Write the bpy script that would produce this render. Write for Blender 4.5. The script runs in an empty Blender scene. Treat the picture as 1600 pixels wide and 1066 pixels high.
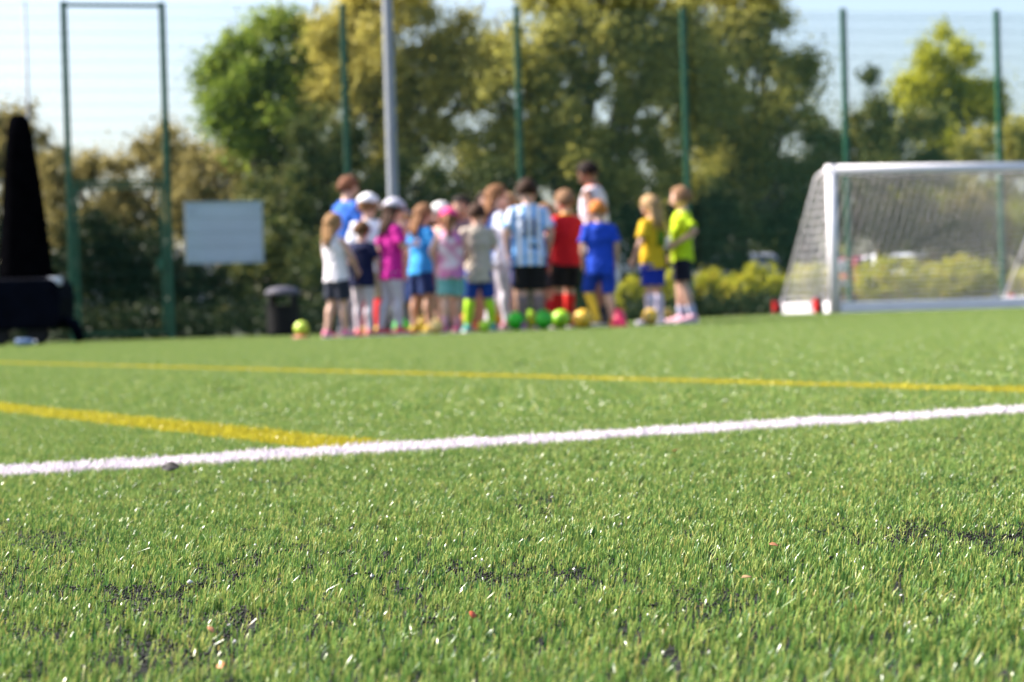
import bpy, bmesh, math, random
import numpy as np
from mathutils import Vector, Matrix, Euler, noise as mnoise

random.seed(7)
RNG = np.random.default_rng(11)
scene = bpy.context.scene
COL = scene.collection
PI = math.pi

# ------------------------------------------------------------------ camera model
F = 3000.0           # focal length in photo pixels (photo is 1600 wide)
ROLL = 0.029
CAM_H = 0.15
HOR = 36.0           # horizon is this many photo pixels above the picture centre


def W(px, py, Y):
    """photo pixel at depth Y -> world X, Z"""
    dx, dy = px - 800.0, py - 533.0
    x = dx - dy * ROLL
    y = dy + dx * ROLL
    return x / F * Y, CAM_H - (y + HOR) / F * Y


def sstep(a, b, v):
    t = min(1.0, max(0.0, (v - a) / (b - a)))
    return t * t * (3 - 2 * t)


def G(x, y):
    """height of the ground: the pitch has a faint camber rising to the right"""
    return min(0.09, max(0.0, 0.03 + 0.015 * x)) * sstep(12, 24, y)


def G_np(x, y):
    t = np.clip((y - 12) / 12.0, 0, 1)
    return np.clip(0.03 + 0.015 * x, 0, 0.09) * t * t * (3 - 2 * t)


# ------------------------------------------------------------------ tagging
def tag(o, label=None, cat=None, group=None, kind=None):
    if label: o['label'] = label
    if cat: o['category'] = cat
    if group: o['group'] = group
    if kind: o['kind'] = kind
    return o


def empty(name, loc, rz=0.0, label=None, cat=None, group=None):
    o = bpy.data.objects.new(name, None)
    o.empty_display_size = 0.1
    COL.objects.link(o)
    o.location = loc
    o.rotation_euler = (0, 0, rz)
    return tag(o, label, cat, group)


def link(name, me, mat=None, parent=None, smooth=False):
    o = bpy.data.objects.new(name, me)
    COL.objects.link(o)
    if mat: me.materials.append(mat)
    if parent: o.parent = parent
    if smooth:
        me.polygons.foreach_set('use_smooth', np.ones(len(me.polygons), dtype=bool))
    return o


def from_bm(name, bm, mat=None, parent=None, smooth=False):
    me = bpy.data.meshes.new(name)
    bm.normal_update()
    bm.to_mesh(me)
    bm.free()
    return link(name, me, mat, parent, smooth)


def np_mesh(name, V, Q, tint=None):
    """quads mesh from numpy arrays"""
    me = bpy.data.meshes.new(name)
    n, m = len(V), len(Q)
    me.vertices.add(n)
    me.vertices.foreach_set('co', V.astype(np.float32).ravel())
    me.loops.add(m * 4)
    me.loops.foreach_set('vertex_index', Q.astype(np.int32).ravel())
    me.polygons.add(m)
    me.polygons.foreach_set('loop_start', np.arange(0, m * 4, 4, dtype=np.int32))
    me.update(calc_edges=True)
    if tint is not None:
        a = me.attributes.new('tint', 'FLOAT', 'POINT')
        a.data.foreach_set('value', tint.astype(np.float32))
    return me


# ------------------------------------------------------------------ materials
def new_mat(name):
    m = bpy.data.materials.new(name)
    m.use_nodes = True
    nt = m.node_tree
    for n in list(nt.nodes): nt.nodes.remove(n)
    out = nt.nodes.new('ShaderNodeOutputMaterial')
    return m, nt, out


def mat(name, col, rough=0.6, metal=0.0, spec=0.5, var=0.12, scale=30.0, bump=0.0):
    """principled with a little procedural colour variation"""
    m, nt, out = new_mat(name)
    b = nt.nodes.new('ShaderNodeBsdfPrincipled')
    b.inputs['Roughness'].default_value = rough
    b.inputs['Metallic'].default_value = metal
    b.inputs['Specular IOR Level'].default_value = spec
    tc = nt.nodes.new('ShaderNodeTexCoord')
    nz = nt.nodes.new('ShaderNodeTexNoise')
    nz.inputs['Scale'].default_value = scale
    nz.inputs['Detail'].default_value = 4
    nt.links.new(tc.outputs['Object'], nz.inputs['Vector'])
    r = nt.nodes.new('ShaderNodeValToRGB')
    c = col
    r.color_ramp.elements[0].position = 0.3
    r.color_ramp.elements[1].position = 0.7
    r.color_ramp.elements[0].color = (c[0] * (1 - var), c[1] * (1 - var), c[2] * (1 - var), 1)
    r.color_ramp.elements[1].color = (min(1, c[0] * (1 + var)), min(1, c[1] * (1 + var)), min(1, c[2] * (1 + var)), 1)
    nt.links.new(nz.outputs['Fac'], r.inputs['Fac'])
    nt.links.new(r.outputs['Color'], b.inputs['Base Color'])
    if bump:
        bp = nt.nodes.new('ShaderNodeBump')
        bp.inputs['Strength'].default_value = bump
        bp.inputs['Distance'].default_value = 0.01
        nt.links.new(nz.outputs['Fac'], bp.inputs['Height'])
        nt.links.new(bp.outputs['Normal'], b.inputs['Normal'])
    nt.links.new(b.outputs['BSDF'], out.inputs['Surface'])
    return m


def leaf_mat(name, stops, trans=0.4, gloss=0.05, rough=0.35, noise_scale=0.0, noise_amt=0.0, fres=0.0):
    """thin leaf / blade: diffuse + translucent + a sheen; colour from the 'tint' attribute"""
    m, nt, out = new_mat(name)
    at = nt.nodes.new('ShaderNodeAttribute'); at.attribute_name = 'tint'
    fac = at.outputs['Fac']
    if noise_scale:
        geo = nt.nodes.new('ShaderNodeNewGeometry')
        nz = nt.nodes.new('ShaderNodeTexNoise')
        nz.inputs['Scale'].default_value = noise_scale
        nz.inputs['Detail'].default_value = 3
        nt.links.new(geo.outputs['Position'], nz.inputs['Vector'])
        mm = nt.nodes.new('ShaderNodeMath'); mm.operation = 'MULTIPLY_ADD'
        mm.inputs[1].default_value = noise_amt
        nt.links.new(nz.outputs['Fac'], mm.inputs[0])
        sub = nt.nodes.new('ShaderNodeMath'); sub.operation = 'SUBTRACT'
        nt.links.new(fac, sub.inputs[0]); sub.inputs[1].default_value = noise_amt * 0.5
        nt.links.new(sub.outputs[0], mm.inputs[2])
        fac = mm.outputs[0]
    r = nt.nodes.new('ShaderNodeValToRGB')
    while len(r.color_ramp.elements) < len(stops): r.color_ramp.elements.new(0.5)
    for e, (p, c) in zip(r.color_ramp.elements, stops):
        e.position = p; e.color = (*c, 1)
    nt.links.new(fac, r.inputs['Fac'])
    d = nt.nodes.new('ShaderNodeBsdfDiffuse')
    t = nt.nodes.new('ShaderNodeBsdfTranslucent')
    g = nt.nodes.new('ShaderNodeBsdfGlossy'); g.inputs['Roughness'].default_value = rough
    g.inputs['Color'].default_value = (1, 1, 1, 1)
    nt.links.new(r.outputs['Color'], d.inputs['Color'])
    nt.links.new(r.outputs['Color'], t.inputs['Color'])
    mx = nt.nodes.new('ShaderNodeMixShader'); mx.inputs[0].default_value = trans
    nt.links.new(d.outputs[0], mx.inputs[1]); nt.links.new(t.outputs[0], mx.inputs[2])
    m2 = nt.nodes.new('ShaderNodeMixShader')
    fr = nt.nodes.new('ShaderNodeFresnel'); fr.inputs['IOR'].default_value = 1.45
    if gloss > 0:
        ml = nt.nodes.new('ShaderNodeMath'); ml.operation = 'MULTIPLY_ADD'
        ml.inputs[1].default_value = fres; ml.inputs[2].default_value = gloss
        nt.links.new(fr.outputs[0], ml.inputs[0])
        ml.use_clamp = True
        nt.links.new(ml.outputs[0], m2.inputs[0])
    else:
        m2.inputs[0].default_value = 0.0
    nt.links.new(mx.outputs[0], m2.inputs[1]); nt.links.new(g.outputs[0], m2.inputs[2])
    nt.links.new(m2.outputs[0], out.inputs['Surface'])
    return m


# ------------------------------------------------------------------ mesh helpers
def ring_basis(d, side):
    d = d.normalized()
    s = side - d * side.dot(d)
    if s.length < 1e-5:
        s = d.orthogonal()
    s.normalize()
    return s, d.cross(s)


def tube(bm, pts, rad, seg=10, side=Vector((1, 0, 0)), cap=True):
    """closed tapered tube; rad entries are r or (r_side, r_other)"""
    pts = [Vector(p) for p in pts]
    rings = []
    for i, p in enumerate(pts):
        if i == 0: d = pts[1] - pts[0]
        elif i == len(pts) - 1: d = pts[-1] - pts[-2]
        else: d = pts[i + 1] - pts[i - 1]
        s, t = ring_basis(d, side)
        r = rad[i]
        ra, rb = (r, r) if not isinstance(r, (tuple, list)) else r
        rings.append([bm.verts.new(p + s * (math.cos(2 * PI * k / seg) * ra) + t * (math.sin(2 * PI * k / seg) * rb)) for k in range(seg)])
    for a, b in zip(rings, rings[1:]):
        for k in range(seg):
            bm.faces.new((a[k], a[(k + 1) % seg], b[(k + 1) % seg], b[k]))
    if cap:
        bm.faces.new(rings[0][::-1]); bm.faces.new(rings[-1])
    return rings


def box(bm, c, size, rot=None):
    c = Vector(c); sx, sy, sz = [v / 2 for v in size]
    vs = []
    for x, y, z in ((-1, -1, -1), (1, -1, -1), (1, 1, -1), (-1, 1, -1), (-1, -1, 1), (1, -1, 1), (1, 1, 1), (-1, 1, 1)):
        v = Vector((x * sx, y * sy, z * sz))
        if rot: v = rot @ v
        vs.append(bm.verts.new(c + v))
    for f in ((0, 3, 2, 1), (4, 5, 6, 7), (0, 1, 5, 4), (1, 2, 6, 5), (2, 3, 7, 6), (3, 0, 4, 7)):
        bm.faces.new([vs[i] for i in f])
    return vs


def bar(bm, a, b, w, h=None, up=Vector((0, 0, 1))):
    """rectangular bar from a to b"""
    tube4(bm, a, b, w, h or w, up)


def tube4(bm, a, b, w, h, up):
    a, b = Vector(a), Vector(b)
    d = (b - a).normalized()
    s = d.cross(up)
    if s.length < 1e-4: s = d.cross(Vector((0, 1, 0)))
    s.normalize(); t = s.cross(d)
    vs = []
    for p in (a, b):
        for i, j in ((-1, -1), (1, -1), (1, 1), (-1, 1)):
            vs.append(bm.verts.new(p + s * (i * w / 2) + t * (j * h / 2)))
    for f in ((0, 1, 2, 3), (7, 6, 5, 4), (0, 4, 5, 1), (1, 5, 6, 2), (2, 6, 7, 3), (3, 7, 4, 0)):
        bm.faces.new([vs[i] for i in f])


def ball_bm(bm, c, r, u=12, v=8, fn=None):
    res = bmesh.ops.create_uvsphere(bm, u_segments=u, v_segments=v, radius=1.0)
    for w in res['verts']:
        p = w.co.copy()
        if fn: p = fn(p)
        if isinstance(r, (tuple, list)): p = Vector((p.x * r[0], p.y * r[1], p.z * r[2]))
        else: p = p * r
        w.co = p + Vector(c)
    return res['verts']


def bevel_mod(o, w=0.01, seg=2):
    m = o.modifiers.new('bevel', 'BEVEL'); m.width = w; m.segments = seg; m.limit_method = 'ANGLE'
    return o


# ------------------------------------------------------------------ render settings
scene.view_settings.view_transform = 'Standard'
scene.view_settings.look = 'None'
scene.view_settings.exposure = 1.38
scene.view_settings.gamma = 1
scene.render.engine = 'CYCLES'
scene.cycles.use_denoising = True
scene.cycles.max_bounces = 8
scene.cycles.transmission_bounces = 6
scene.cycles.transparent_max_bounces = 8
scene.cycles.sample_clamp_indirect = 6

SUN_EL, SUN_BACK = math.radians(41), math.radians(15)   # sun to the left, a little behind the children
S = Vector((-math.cos(SUN_EL) * math.cos(SUN_BACK), math.cos(SUN_EL) * math.sin(SUN_BACK), math.sin(SUN_EL)))
world = bpy.data.worlds.new('World')
scene.world = world
world.use_nodes = True
wn = world.node_tree
for n in list(wn.nodes): wn.nodes.remove(n)
wo = wn.nodes.new('ShaderNodeOutputWorld')
bg = wn.nodes.new('ShaderNodeBackground'); bg.inputs['Strength'].default_value = 0.118
sk = wn.nodes.new('ShaderNodeTexSky'); sk.sky_type = 'NISHITA'
sk.sun_disc = False
sk.sun_elevation = SUN_EL
sk.sun_rotation = math.atan2(S.x, S.y)
sk.air_density = 1.0
sk.dust_density = 3.5
sk.ozone_density = 1.5
wn.links.new(sk.outputs[0], bg.inputs['Color'])
wn.links.new(bg.outputs[0], wo.inputs['Surface'])

sl = bpy.data.lights.new('sun', 'SUN')
sl.energy = 5.0
sl.angle = math.radians(0.5)
sl.color = (1.0, 0.94, 0.85)
so = bpy.data.objects.new('sun', sl)
COL.objects.link(so)
so.rotation_euler = S.to_track_quat('Z', 'Y').to_euler()

cam = bpy.data.cameras.new('camera')
cam.sensor_width = 36
cam.lens = F / 1600 * 36
cam.clip_start = 0.05
cam.clip_end = 3000
cam.dof.use_dof = True
cam.dof.focus_distance = 1.22
cam.dof.aperture_fstop = (cam.lens / 1000) / 0.0053
co = bpy.data.objects.new('camera', cam)
COL.objects.link(co)
co.location = (0, 0, CAM_H + 0.0042)     # the lens height is taken above the tips of the pile
co.rotation_euler = (Matrix.Rotation(PI / 2 - HOR / F, 3, 'X') @ Matrix.Rotation(-ROLL, 3, 'Z')).to_euler()
scene.camera = co

# ------------------------------------------------------------------ ground
FENCE_P = [(-684, 512), (-530, 508), (-245, 500), (30, 491.6), (290, 479), (535, 467), (770, 456.5)]
FH = 4.70


def fence_pt(x, t):
    Y = F * (FH - CAM_H) / t
    return Vector((x / F * Y, Y))


FP = [fence_pt(x, t) for x, t in FENCE_P]
# regularise: straight line through first and last
_fa, _fb = FP[0], FP[-1]
FDIR = (_fb - _fa).normalized()
FANG = math.atan2(FDIR.y, FDIR.x)


def fence_y(x):
    return _fa.y + (x - _fa.x) * FDIR.y / FDIR.x


def grid_sheet(name, xs, ys, zf, m, kind='structure', label=None):
    xs, ys = np.array(xs), np.array(ys)
    X, Y = np.meshgrid(xs, ys)
    Z = zf(X, Y)
    V = np.stack([X, Y, Z], -1).reshape(-1, 3)
    nx, ny = len(xs), len(ys)
    i = np.arange(nx * ny).reshape(ny, nx)
    Q = np.stack([i[:-1, :-1], i[:-1, 1:], i[1:, 1:], i[1:, :-1]], -1).reshape(-1, 4)
    o = link(name, np_mesh(name, V, Q), m)
    return tag(o, label, None, None, kind)


M_lawn = mat('lawn', (0.055, 0.075, 0.025), 0.9, var=0.4, scale=3)
M_infill = mat('infill', (0.006, 0.008, 0.005), 0.95, var=0.5, scale=160, bump=0.6)
M_asphalt = mat('asphalt', (0.06, 0.06, 0.062), 0.9, var=0.2, scale=8)

xs = [-600, -200, -80, -40, -25, -18] + list(np.linspace(-14, 16, 61)) + [20, 28, 45, 80, 200, 600]
ys = [-60, -20, -8, -4] + list(np.linspace(-2, 34, 73)) + [38, 44, 55, 80, 150, 400, 1200]
grid_sheet('ground', xs, ys, lambda x, y: G_np(x, y) - 0.012, M_lawn)


def turf_sheet():
    xs = np.linspace(-16, 18, 69); n = 60
    V = []
    for j in range(n):
        for x in xs:
            y1 = fence_y(x) - 0.05
            y = -4 + (y1 + 4) * j / (n - 1)
            V.append((x, y, G(x, y) - 0.006))
    V = np.array(V); nx = len(xs)
    i = np.arange(nx * n).reshape(n, nx)
    Q = np.stack([i[:-1, :-1], i[:-1, 1:], i[1:, 1:], i[1:, :-1]], -1).reshape(-1, 4)
    o = link('pitch', np_mesh('pitch', V, Q), M_infill)
    tag(o, None, None, None, 'structure')


turf_sheet()
grid_sheet('car_park', list(np.linspace(-60, 80, 29)), [41, 44, 47, 52, 58, 66], lambda x, y: G_np(x, y) - 0.008, M_asphalt)

# ------------------------------------------------------------------ turf blades
TILE = 0.25


def make_blades(P, hmean, wmean, lean=0.5, z0=None, hs=None):
    """P: (n,2) root positions -> quads; 6 verts and 2 quads a blade"""
    n = len(P)
    h = hmean * np.clip(RNG.normal(1, 0.34, n), 0.3, 1.9)
    if hs is not None: h = h * hs
    w = wmean * RNG.uniform(0.75, 1.25, n)
    yaw = RNG.uniform(0, 2 * PI, n)
    # brushed direction: mostly to the right, with scatter
    la = RNG.normal(0.25, 1.0, n)
    ll = np.abs(RNG.normal(0.32, 0.28, n)) * h * lean * 1.6
    flat = RNG.random(n) < 0.06
    ll = np.where(flat, ll * 2.3, ll)
    lx, ly = np.cos(la) * ll, np.sin(la) * ll
    sx, sy = np.cos(yaw) * w / 2, np.sin(yaw) * w / 2
    zb = np.zeros(n) if z0 is None else z0
    V = np.zeros((n, 6, 3))
    for i, (u, off, ws) in enumerate(((0, 0, 1.0), (0.55, 0.35, 1.0), (1.0, 1.0, 0.6))):
        tw = 0.55 * i
        ax, ay = sx * math.cos(tw) - sy * math.sin(tw), sx * math.sin(tw) + sy * math.cos(tw)
        cx, cy = P[:, 0] + lx * off, P[:, 1] + ly * off
        drop = 1.0 - 0.12 * off * np.minimum(1, ll / h) ** 2
        cz = zb - 0.004 + (h + 0.004) * u * drop
        V[:, 2 * i, 0], V[:, 2 * i, 1], V[:, 2 * i, 2] = cx - ax * ws, cy - ay * ws, cz
        V[:, 2 * i + 1, 0], V[:, 2 * i + 1, 1], V[:, 2 * i + 1, 2] = cx + ax * ws, cy + ay * ws, cz
    base = np.arange(n)[:, None] * 6
    Q = np.concatenate([base + np.array([0, 1, 3, 2]), base + np.array([2, 3, 5, 4])], 1).reshape(-1, 4)
    t = np.clip(RNG.beta(1.6, 2.15, n), 0, 1)
    return V.reshape(-1, 3), Q, np.repeat(t, 6)


def tufts(area_pts_fn, n_tufts, per, spread):
    c = area_pts_fn(n_tufts)
    P = np.repeat(c, per, 0) + RNG.normal(0, spread, (n_tufts * per, 2))
    return P


# --- line geometry on the ground plane (from the calibrated camera)
def seg_dist(P, a, b):
    a, b = np.array(a), np.array(b)
    d = (b - a) / np.linalg.norm(b - a)
    r = P - a
    along = r @ d
    perp = r @ np.array([-d[1], d[0]])
    L = np.linalg.norm(b - a)
    return along, perp, L


WHITE_A, WHITE_B = np.array([-0.556, 2.09]), np.array([0.725, 2.72])
wd = (WHITE_B - WHITE_A) / np.linalg.norm(WHITE_B - WHITE_A)
WHITE = (WHITE_A - wd * 4.0, WHITE_B + wd * 5.0)
Y1_A, Y1_B = np.array([-0.166, 2.30]), np.array([-1.06, 3.92])
yd = (Y1_B - Y1_A) / np.linalg.norm(Y1_B - Y1_A)
YEL1 = (Y1_A + yd * 0.05, Y1_B + yd * 7.0)
Y2_A, Y2_B = np.array([0.90, 3.30]), np.array([-2.52, 9.55])
yd2 = (Y2_B - Y2_A) / np.linalg.norm(Y2_B - Y2_A)
YEL2 = (Y2_A - yd2 * 2.5, Y2_B + yd2 * 10.0)
LW, LY = 0.102, 0.108
FAR_Y = 26.0
# far goal line in front of the goal, parallel to the fence
GL_A = np.array([0.6, fence_y(0.6) - 3.15]); GL_B = np.array([12.0, fence_y(12.0) - 3.15])
LINES = [(WHITE, LW), (YEL1, LY), (YEL2, LY), ((GL_A, GL_B), 0.12)]


def on_line(P, grow=0.0):
    m = np.zeros(len(P), bool)
    for (a, b), w in LINES:
        al, pe, L = seg_dist(P, a, b)
        m |= (np.abs(pe) < w / 2 + grow) & (al > -grow) & (al < L + grow)
    return m


def on_white(P):
    m = np.zeros(len(P), bool)
    for (a, b), w in (LINES[0], LINES[3]):
        al, pe, L = seg_dist(P, a, b)
        m |= (np.abs(pe) < w / 2) & (al > 0) & (al < L)
    return m


def vnoise(P, sc, seed):
    """smooth value noise on the plane"""
    q = P / sc + seed * 17.31
    i = np.floor(q).astype(np.int64); f = q - i
    f = f * f * (3 - 2 * f)

    def hsh(ix, iy):
        k = (ix * 374761393 + iy * 668265263 + seed * 982451653) & 0x7fffffff
        k = ((k ^ (k >> 13)) * 1274126177) & 0x7fffffff
        return ((k ^ (k >> 16)) & 0xffff) / 65535.0
    a, b = hsh(i[:, 0], i[:, 1]), hsh(i[:, 0] + 1, i[:, 1])
    c, d = hsh(i[:, 0], i[:, 1] + 1), hsh(i[:, 0] + 1, i[:, 1] + 1)
    return (a * (1 - f[:, 0]) + b * f[:, 0]) * (1 - f[:, 1]) + (c * (1 - f[:, 0]) + d * f[:, 0]) * f[:, 1]


def bare(P):
    """0 = thick pile, 1 = worn spots where the black crumb shows"""
    v = 0.34 * vnoise(P * np.array([1, 0.6]), 0.085, 3) + 0.28 * vnoise(P * np.array([1, 0.7]), 0.026, 5) + 0.38 * vnoise(P, 0.0075, 8)
    z = P[:, 1]
    q = 0.30 + 0.70 * np.exp(-((z - 1.22) / 0.26) ** 2) * np.clip(0.85 + P[:, 0] * 0.5, 0.55, 1.0)
    return np.clip((v - 0.695 + 0.20 * q) / 0.14, 0, 1)


# classify cells
cells_tile, cells_real = [], []
ix = np.arange(-60, 72); iy = np.arange(-4, 116)
lc = []
for j in iy:
    for i in ix:
        cx, cy = (i + 0.5) * TILE, (j + 0.5) * TILE
        if abs(cx) > 0.3 * max(cy, 0) + 2.6: continue
        if cy > fence_y(cx) - 0.12: continue
        lc.append((cx, cy))
lc = np.array(lc)
near = (lc[:, 1] > 0.5) & (lc[:, 1] < 3.0) & (np.abs(lc[:, 0]) < 0.34 * lc[:, 1] + 0.35)
real = near | on_line(lc, 0.19)
cells_real, cells_tile = lc[real], lc[~real]

VV, QQ, TT, PART = [], [], [], []
voff = 0


def push(V, Q, t, part):
    global voff
    VV.append(V); QQ.append(Q + voff); TT.append(t); PART.append(np.full(len(V), part)); voff += len(V)


# real blades
DEN = 165000
Ps = []
PER = 6
for cx, cy in cells_real:
    dens = DEN if cy < 4 else DEN * max(0.22, 4.0 / cy)
    n = int(dens * TILE * TILE / PER)
    c = np.stack([cx + (RNG.random(n) - 0.5) * TILE, cy + (RNG.random(n) - 0.5) * TILE], 1)
    Ps.append(np.repeat(c, PER, 0) + RNG.normal(0, 0.0010, (n * PER, 2)))
P = np.concatenate(Ps)
B = bare(P)
keep = (RNG.random(len(P)) > B * 0.74) & (~on_line(P) | (~on_white(P) & (RNG.random(len(P)) < np.where(P[:, 1] > 3.3, 0.22, 0.08))))
P, B = P[keep], B[keep]
hs = (0.80 + 0.5 * vnoise(P, 0.06, 9)) * (1 - 0.35 * B)
wid = np.where(P[:, 1] < 4, 0.00074, 0.00092 * np.sqrt(np.clip(P[:, 1] / 4, 1, 4.5)))
V, Q, t = make_blades(P, 0.0040, wid, 0.85, G_np(P[:, 0], P[:, 1]), hs)
push(V, Q, t, 0)
# four tile variants
for k in range(4):
    n = int(44000 * (TILE * 1.06) ** 2)
    Pk = (RNG.random((n, 2)) - 0.5) * TILE * 1.06
    V, Q, t = make_blades(Pk, 0.0052, 0.0017, 0.7)
    push(V, Q, t, 1 + k)
n_mesh_v = voff
# tile points
tv = RNG.integers(0, 4, len(cells_tile))
row_shift = (np.modf(np.sin(cells_tile[:, 1] * 91.7) * 4375.85)[0]) * 0.12
cells_tile = cells_tile + np.stack([np.where(on_line(cells_tile, 0.6) | (np.abs(cells_tile[:, 1]) < 4.6), 0, row_shift), np.zeros(len(row_shift))], 1)
tp = np.stack([cells_tile[:, 0], cells_tile[:, 1], G_np(cells_tile[:, 0], cells_tile[:, 1])], 1)
VV.append(tp); TT.append(np.zeros(len(tp))); PART.append(11 + tv)
rotz = np.concatenate([np.zeros(n_mesh_v), RNG.choice([-0.03, 0.0, 0.03], len(tp))])
V = np.concatenate(VV); Q = np.concatenate(QQ); TT = np.concatenate(TT); PART = np.concatenate(PART)
me = np_mesh('turf_grass', V, Q, TT)
a = me.attributes.new('part', 'INT', 'POINT'); a.data.foreach_set('value', PART.astype(np.int32))
a = me.attributes.new('rotz', 'FLOAT', 'POINT'); a.data.foreach_set('value', rotz.astype(np.float32))
GREEN = [(0.0, (0.018, 0.092, 0.026)), (0.30, (0.112, 0.218, 0.047)), (0.60, (0.240, 0.315, 0.074)),
         (0.85, (0.385, 0.385, 0.115)), (1.0, (0.43, 0.32, 0.10))]
M_blade = leaf_mat('turf_blade', GREEN, trans=0.36, gloss=0.010, rough=0.33, noise_scale=9, noise_amt=0.3, fres=0.035)
grass = link('turf_grass', me, M_blade)
tag(grass, 'short two-tone green artificial grass pile covering the whole pitch', 'grass', None, 'stuff')

ng = bpy.data.node_groups.new('turf_tiles', 'GeometryNodeTree')
ng.interface.new_socket('Geometry', in_out='INPUT', socket_type='NodeSocketGeometry')
ng.interface.new_socket('Geometry', in_out='OUTPUT', socket_type='NodeSocketGeometry')
gi = ng.nodes.new('NodeGroupInput'); go = ng.nodes.new('NodeGroupOutput')
na = ng.nodes.new('GeometryNodeInputNamedAttribute'); na.data_type = 'INT'; na.inputs['Name'].default_value = 'part'
nr = ng.nodes.new('GeometryNodeInputNamedAttribute'); nr.data_type = 'FLOAT'; nr.inputs['Name'].default_value = 'rotz'
cx = ng.nodes.new('ShaderNodeCombineXYZ')
ng.links.new(nr.outputs['Attribute'], cx.inputs['Z'])
join = ng.nodes.new('GeometryNodeJoinGeometry')


def sep(val):
    c = ng.nodes.new('FunctionNodeCompare'); c.data_type = 'INT'; c.operation = 'EQUAL'
    ints = [s for s in c.inputs if s.type == 'INT']
    ng.links.new(na.outputs['Attribute'], ints[0]); ints[1].default_value = val
    s = ng.nodes.new('GeometryNodeSeparateGeometry'); s.domain = 'POINT'
    ng.links.new(gi.outputs[0], s.inputs['Geometry']); ng.links.new(c.outputs['Result'], s.inputs['Selection'])
    return s.outputs['Selection']


ng.links.new(sep(0), join.inputs[0])
for k in range(4):
    ip = ng.nodes.new('GeometryNodeInstanceOnPoints')
    ng.links.new(sep(11 + k), ip.inputs['Points'])
    ng.links.new(sep(1 + k), ip.inputs['Instance'])
    ng.links.new(cx.outputs[0], ip.inputs['Rotation'])
    ng.links.new(ip.outputs['Instances'], join.inputs[0])
ng.links.new(join.outputs[0], go.inputs[0])
md = grass.modifiers.new('tiles', 'NODES'); md.node_group = ng


# --- line blades
def line_object(name, ab, w, m, dens, hmean=0.0058):
    a, b = ab
    L = np.linalg.norm(b - a); d = (b - a) / L; p = np.array([-d[1], d[0]])
    y = lambda s: a[1] + d[1] * s
    # density falls with distance
    n = int(dens * L * w * 2)
    s = RNG.random(n) * L; q = (RNG.random(n) - 0.5) * w
    yy = np.abs(a[1] + d[1] * s)
    kp = RNG.random(n) < np.clip(3.0 / np.maximum(yy, 3.0), 0.12, 1.0)
    s, q, yy = s[kp], q[kp], yy[kp]
    P = a + s[:, None] * d + q[:, None] * p
    P = P + RNG.normal(0, 0.002, P.shape)
    wid = 0.0016 * np.sqrt(np.clip(np.maximum(yy, 3) / 3, 1, 7))
    V, Q, t = make_blades(P, hmean, wid, 0.55, G_np(P[:, 0], P[:, 1]), 0.85 + 0.4 * vnoise(P, 0.05, 4))
    o = link(name, np_mesh(name, V, Q, t), m)
    return tag(o, None, None, None, 'structure')


M_white_blade = leaf_mat('white_blade', [(0, (0.55, 0.50, 0.55)), (1, (0.78, 0.71, 0.78))], trans=0.35, gloss=0.02, rough=0.3)
M_yel_blade = leaf_mat('yellow_blade', [(0, (0.33, 0.285, 0.018)), (0.75, (0.47, 0.41, 0.03)), (1, (0.30, 0.33, 0.05))], trans=0.35, gloss=0.02, rough=0.3)
line_object('white_line', WHITE, LW, M_white_blade, 60000)
line_object('yellow_line', YEL1, LY, M_yel_blade, 26000)
line_object('yellow_line', YEL2, LY, M_yel_blade, 26000)
line_object('goal_line', (GL_A, GL_B), 0.12, M_white_blade, 16000)

# --- rubber crumb between the blades
def crumbs(name, n, region, size, m, bias, zlift):
    (x0, x1, y0, y1) = region
    P = np.stack([RNG.uniform(x0, x1, n), RNG.uniform(y0, y1, n)], 1)
    k = (np.abs(P[:, 0]) < 0.34 * P[:, 1] + 0.3) & ~on_line(P)
    P = P[k]
    B = bare(P)
    k = RNG.random(len(P)) < bias + (1 - bias) * B
    P, B = P[k], B[k]
    n = len(P)
    r = size * RNG.uniform(0.5, 1.5, n)
    o = np.array([(1, 0, 0), (0, 1, 0), (-1, 0, 0), (0, -1, 0), (0, 0, 1), (0, 0, -1)], float)
    A = o[None] * r[:, None, None] * RNG.uniform(0.5, 1.5, (n, 6, 1))
    an = RNG.uniform(0, PI, n); c, s = np.cos(an)[:, None], np.sin(an)[:, None]
    X = A[..., 0] * c - A[..., 1] * s; Yv = A[..., 0] * s + A[..., 1] * c
    z = RNG.uniform(0.0, zlift, n) * (0.4 + 0.6 * B)
    V = np.stack([X + P[:, :1], Yv + P[:, 1:], A[..., 2] + z[:, None] - 0.001], -1).reshape(-1, 3)
    base = np.arange(n)[:, None] * 6
    T = np.concatenate([base + np.array(f) for f in ((0, 1, 4, 4), (1, 2, 4, 4), (2, 3, 4, 4), (3, 0, 4, 4), (1, 0, 5, 5), (2, 1, 5, 5), (3, 2, 5, 5), (0, 3, 5, 5))], 1).reshape(-1, 4)
    me = bpy.data.meshes.new(name)
    T = T[:, :3]
    me.vertices.add(len(V)); me.vertices.foreach_set('co', V.astype(np.float32).ravel())
    me.loops.add(len(T) * 3); me.loops.foreach_set('vertex_index', T.astype(np.int32).ravel())
    me.polygons.add(len(T)); me.polygons.foreach_set('loop_start', np.arange(0, len(T) * 3, 3, dtype=np.int32))
    me.update(calc_edges=True)
    return link(name, me, m)


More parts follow.
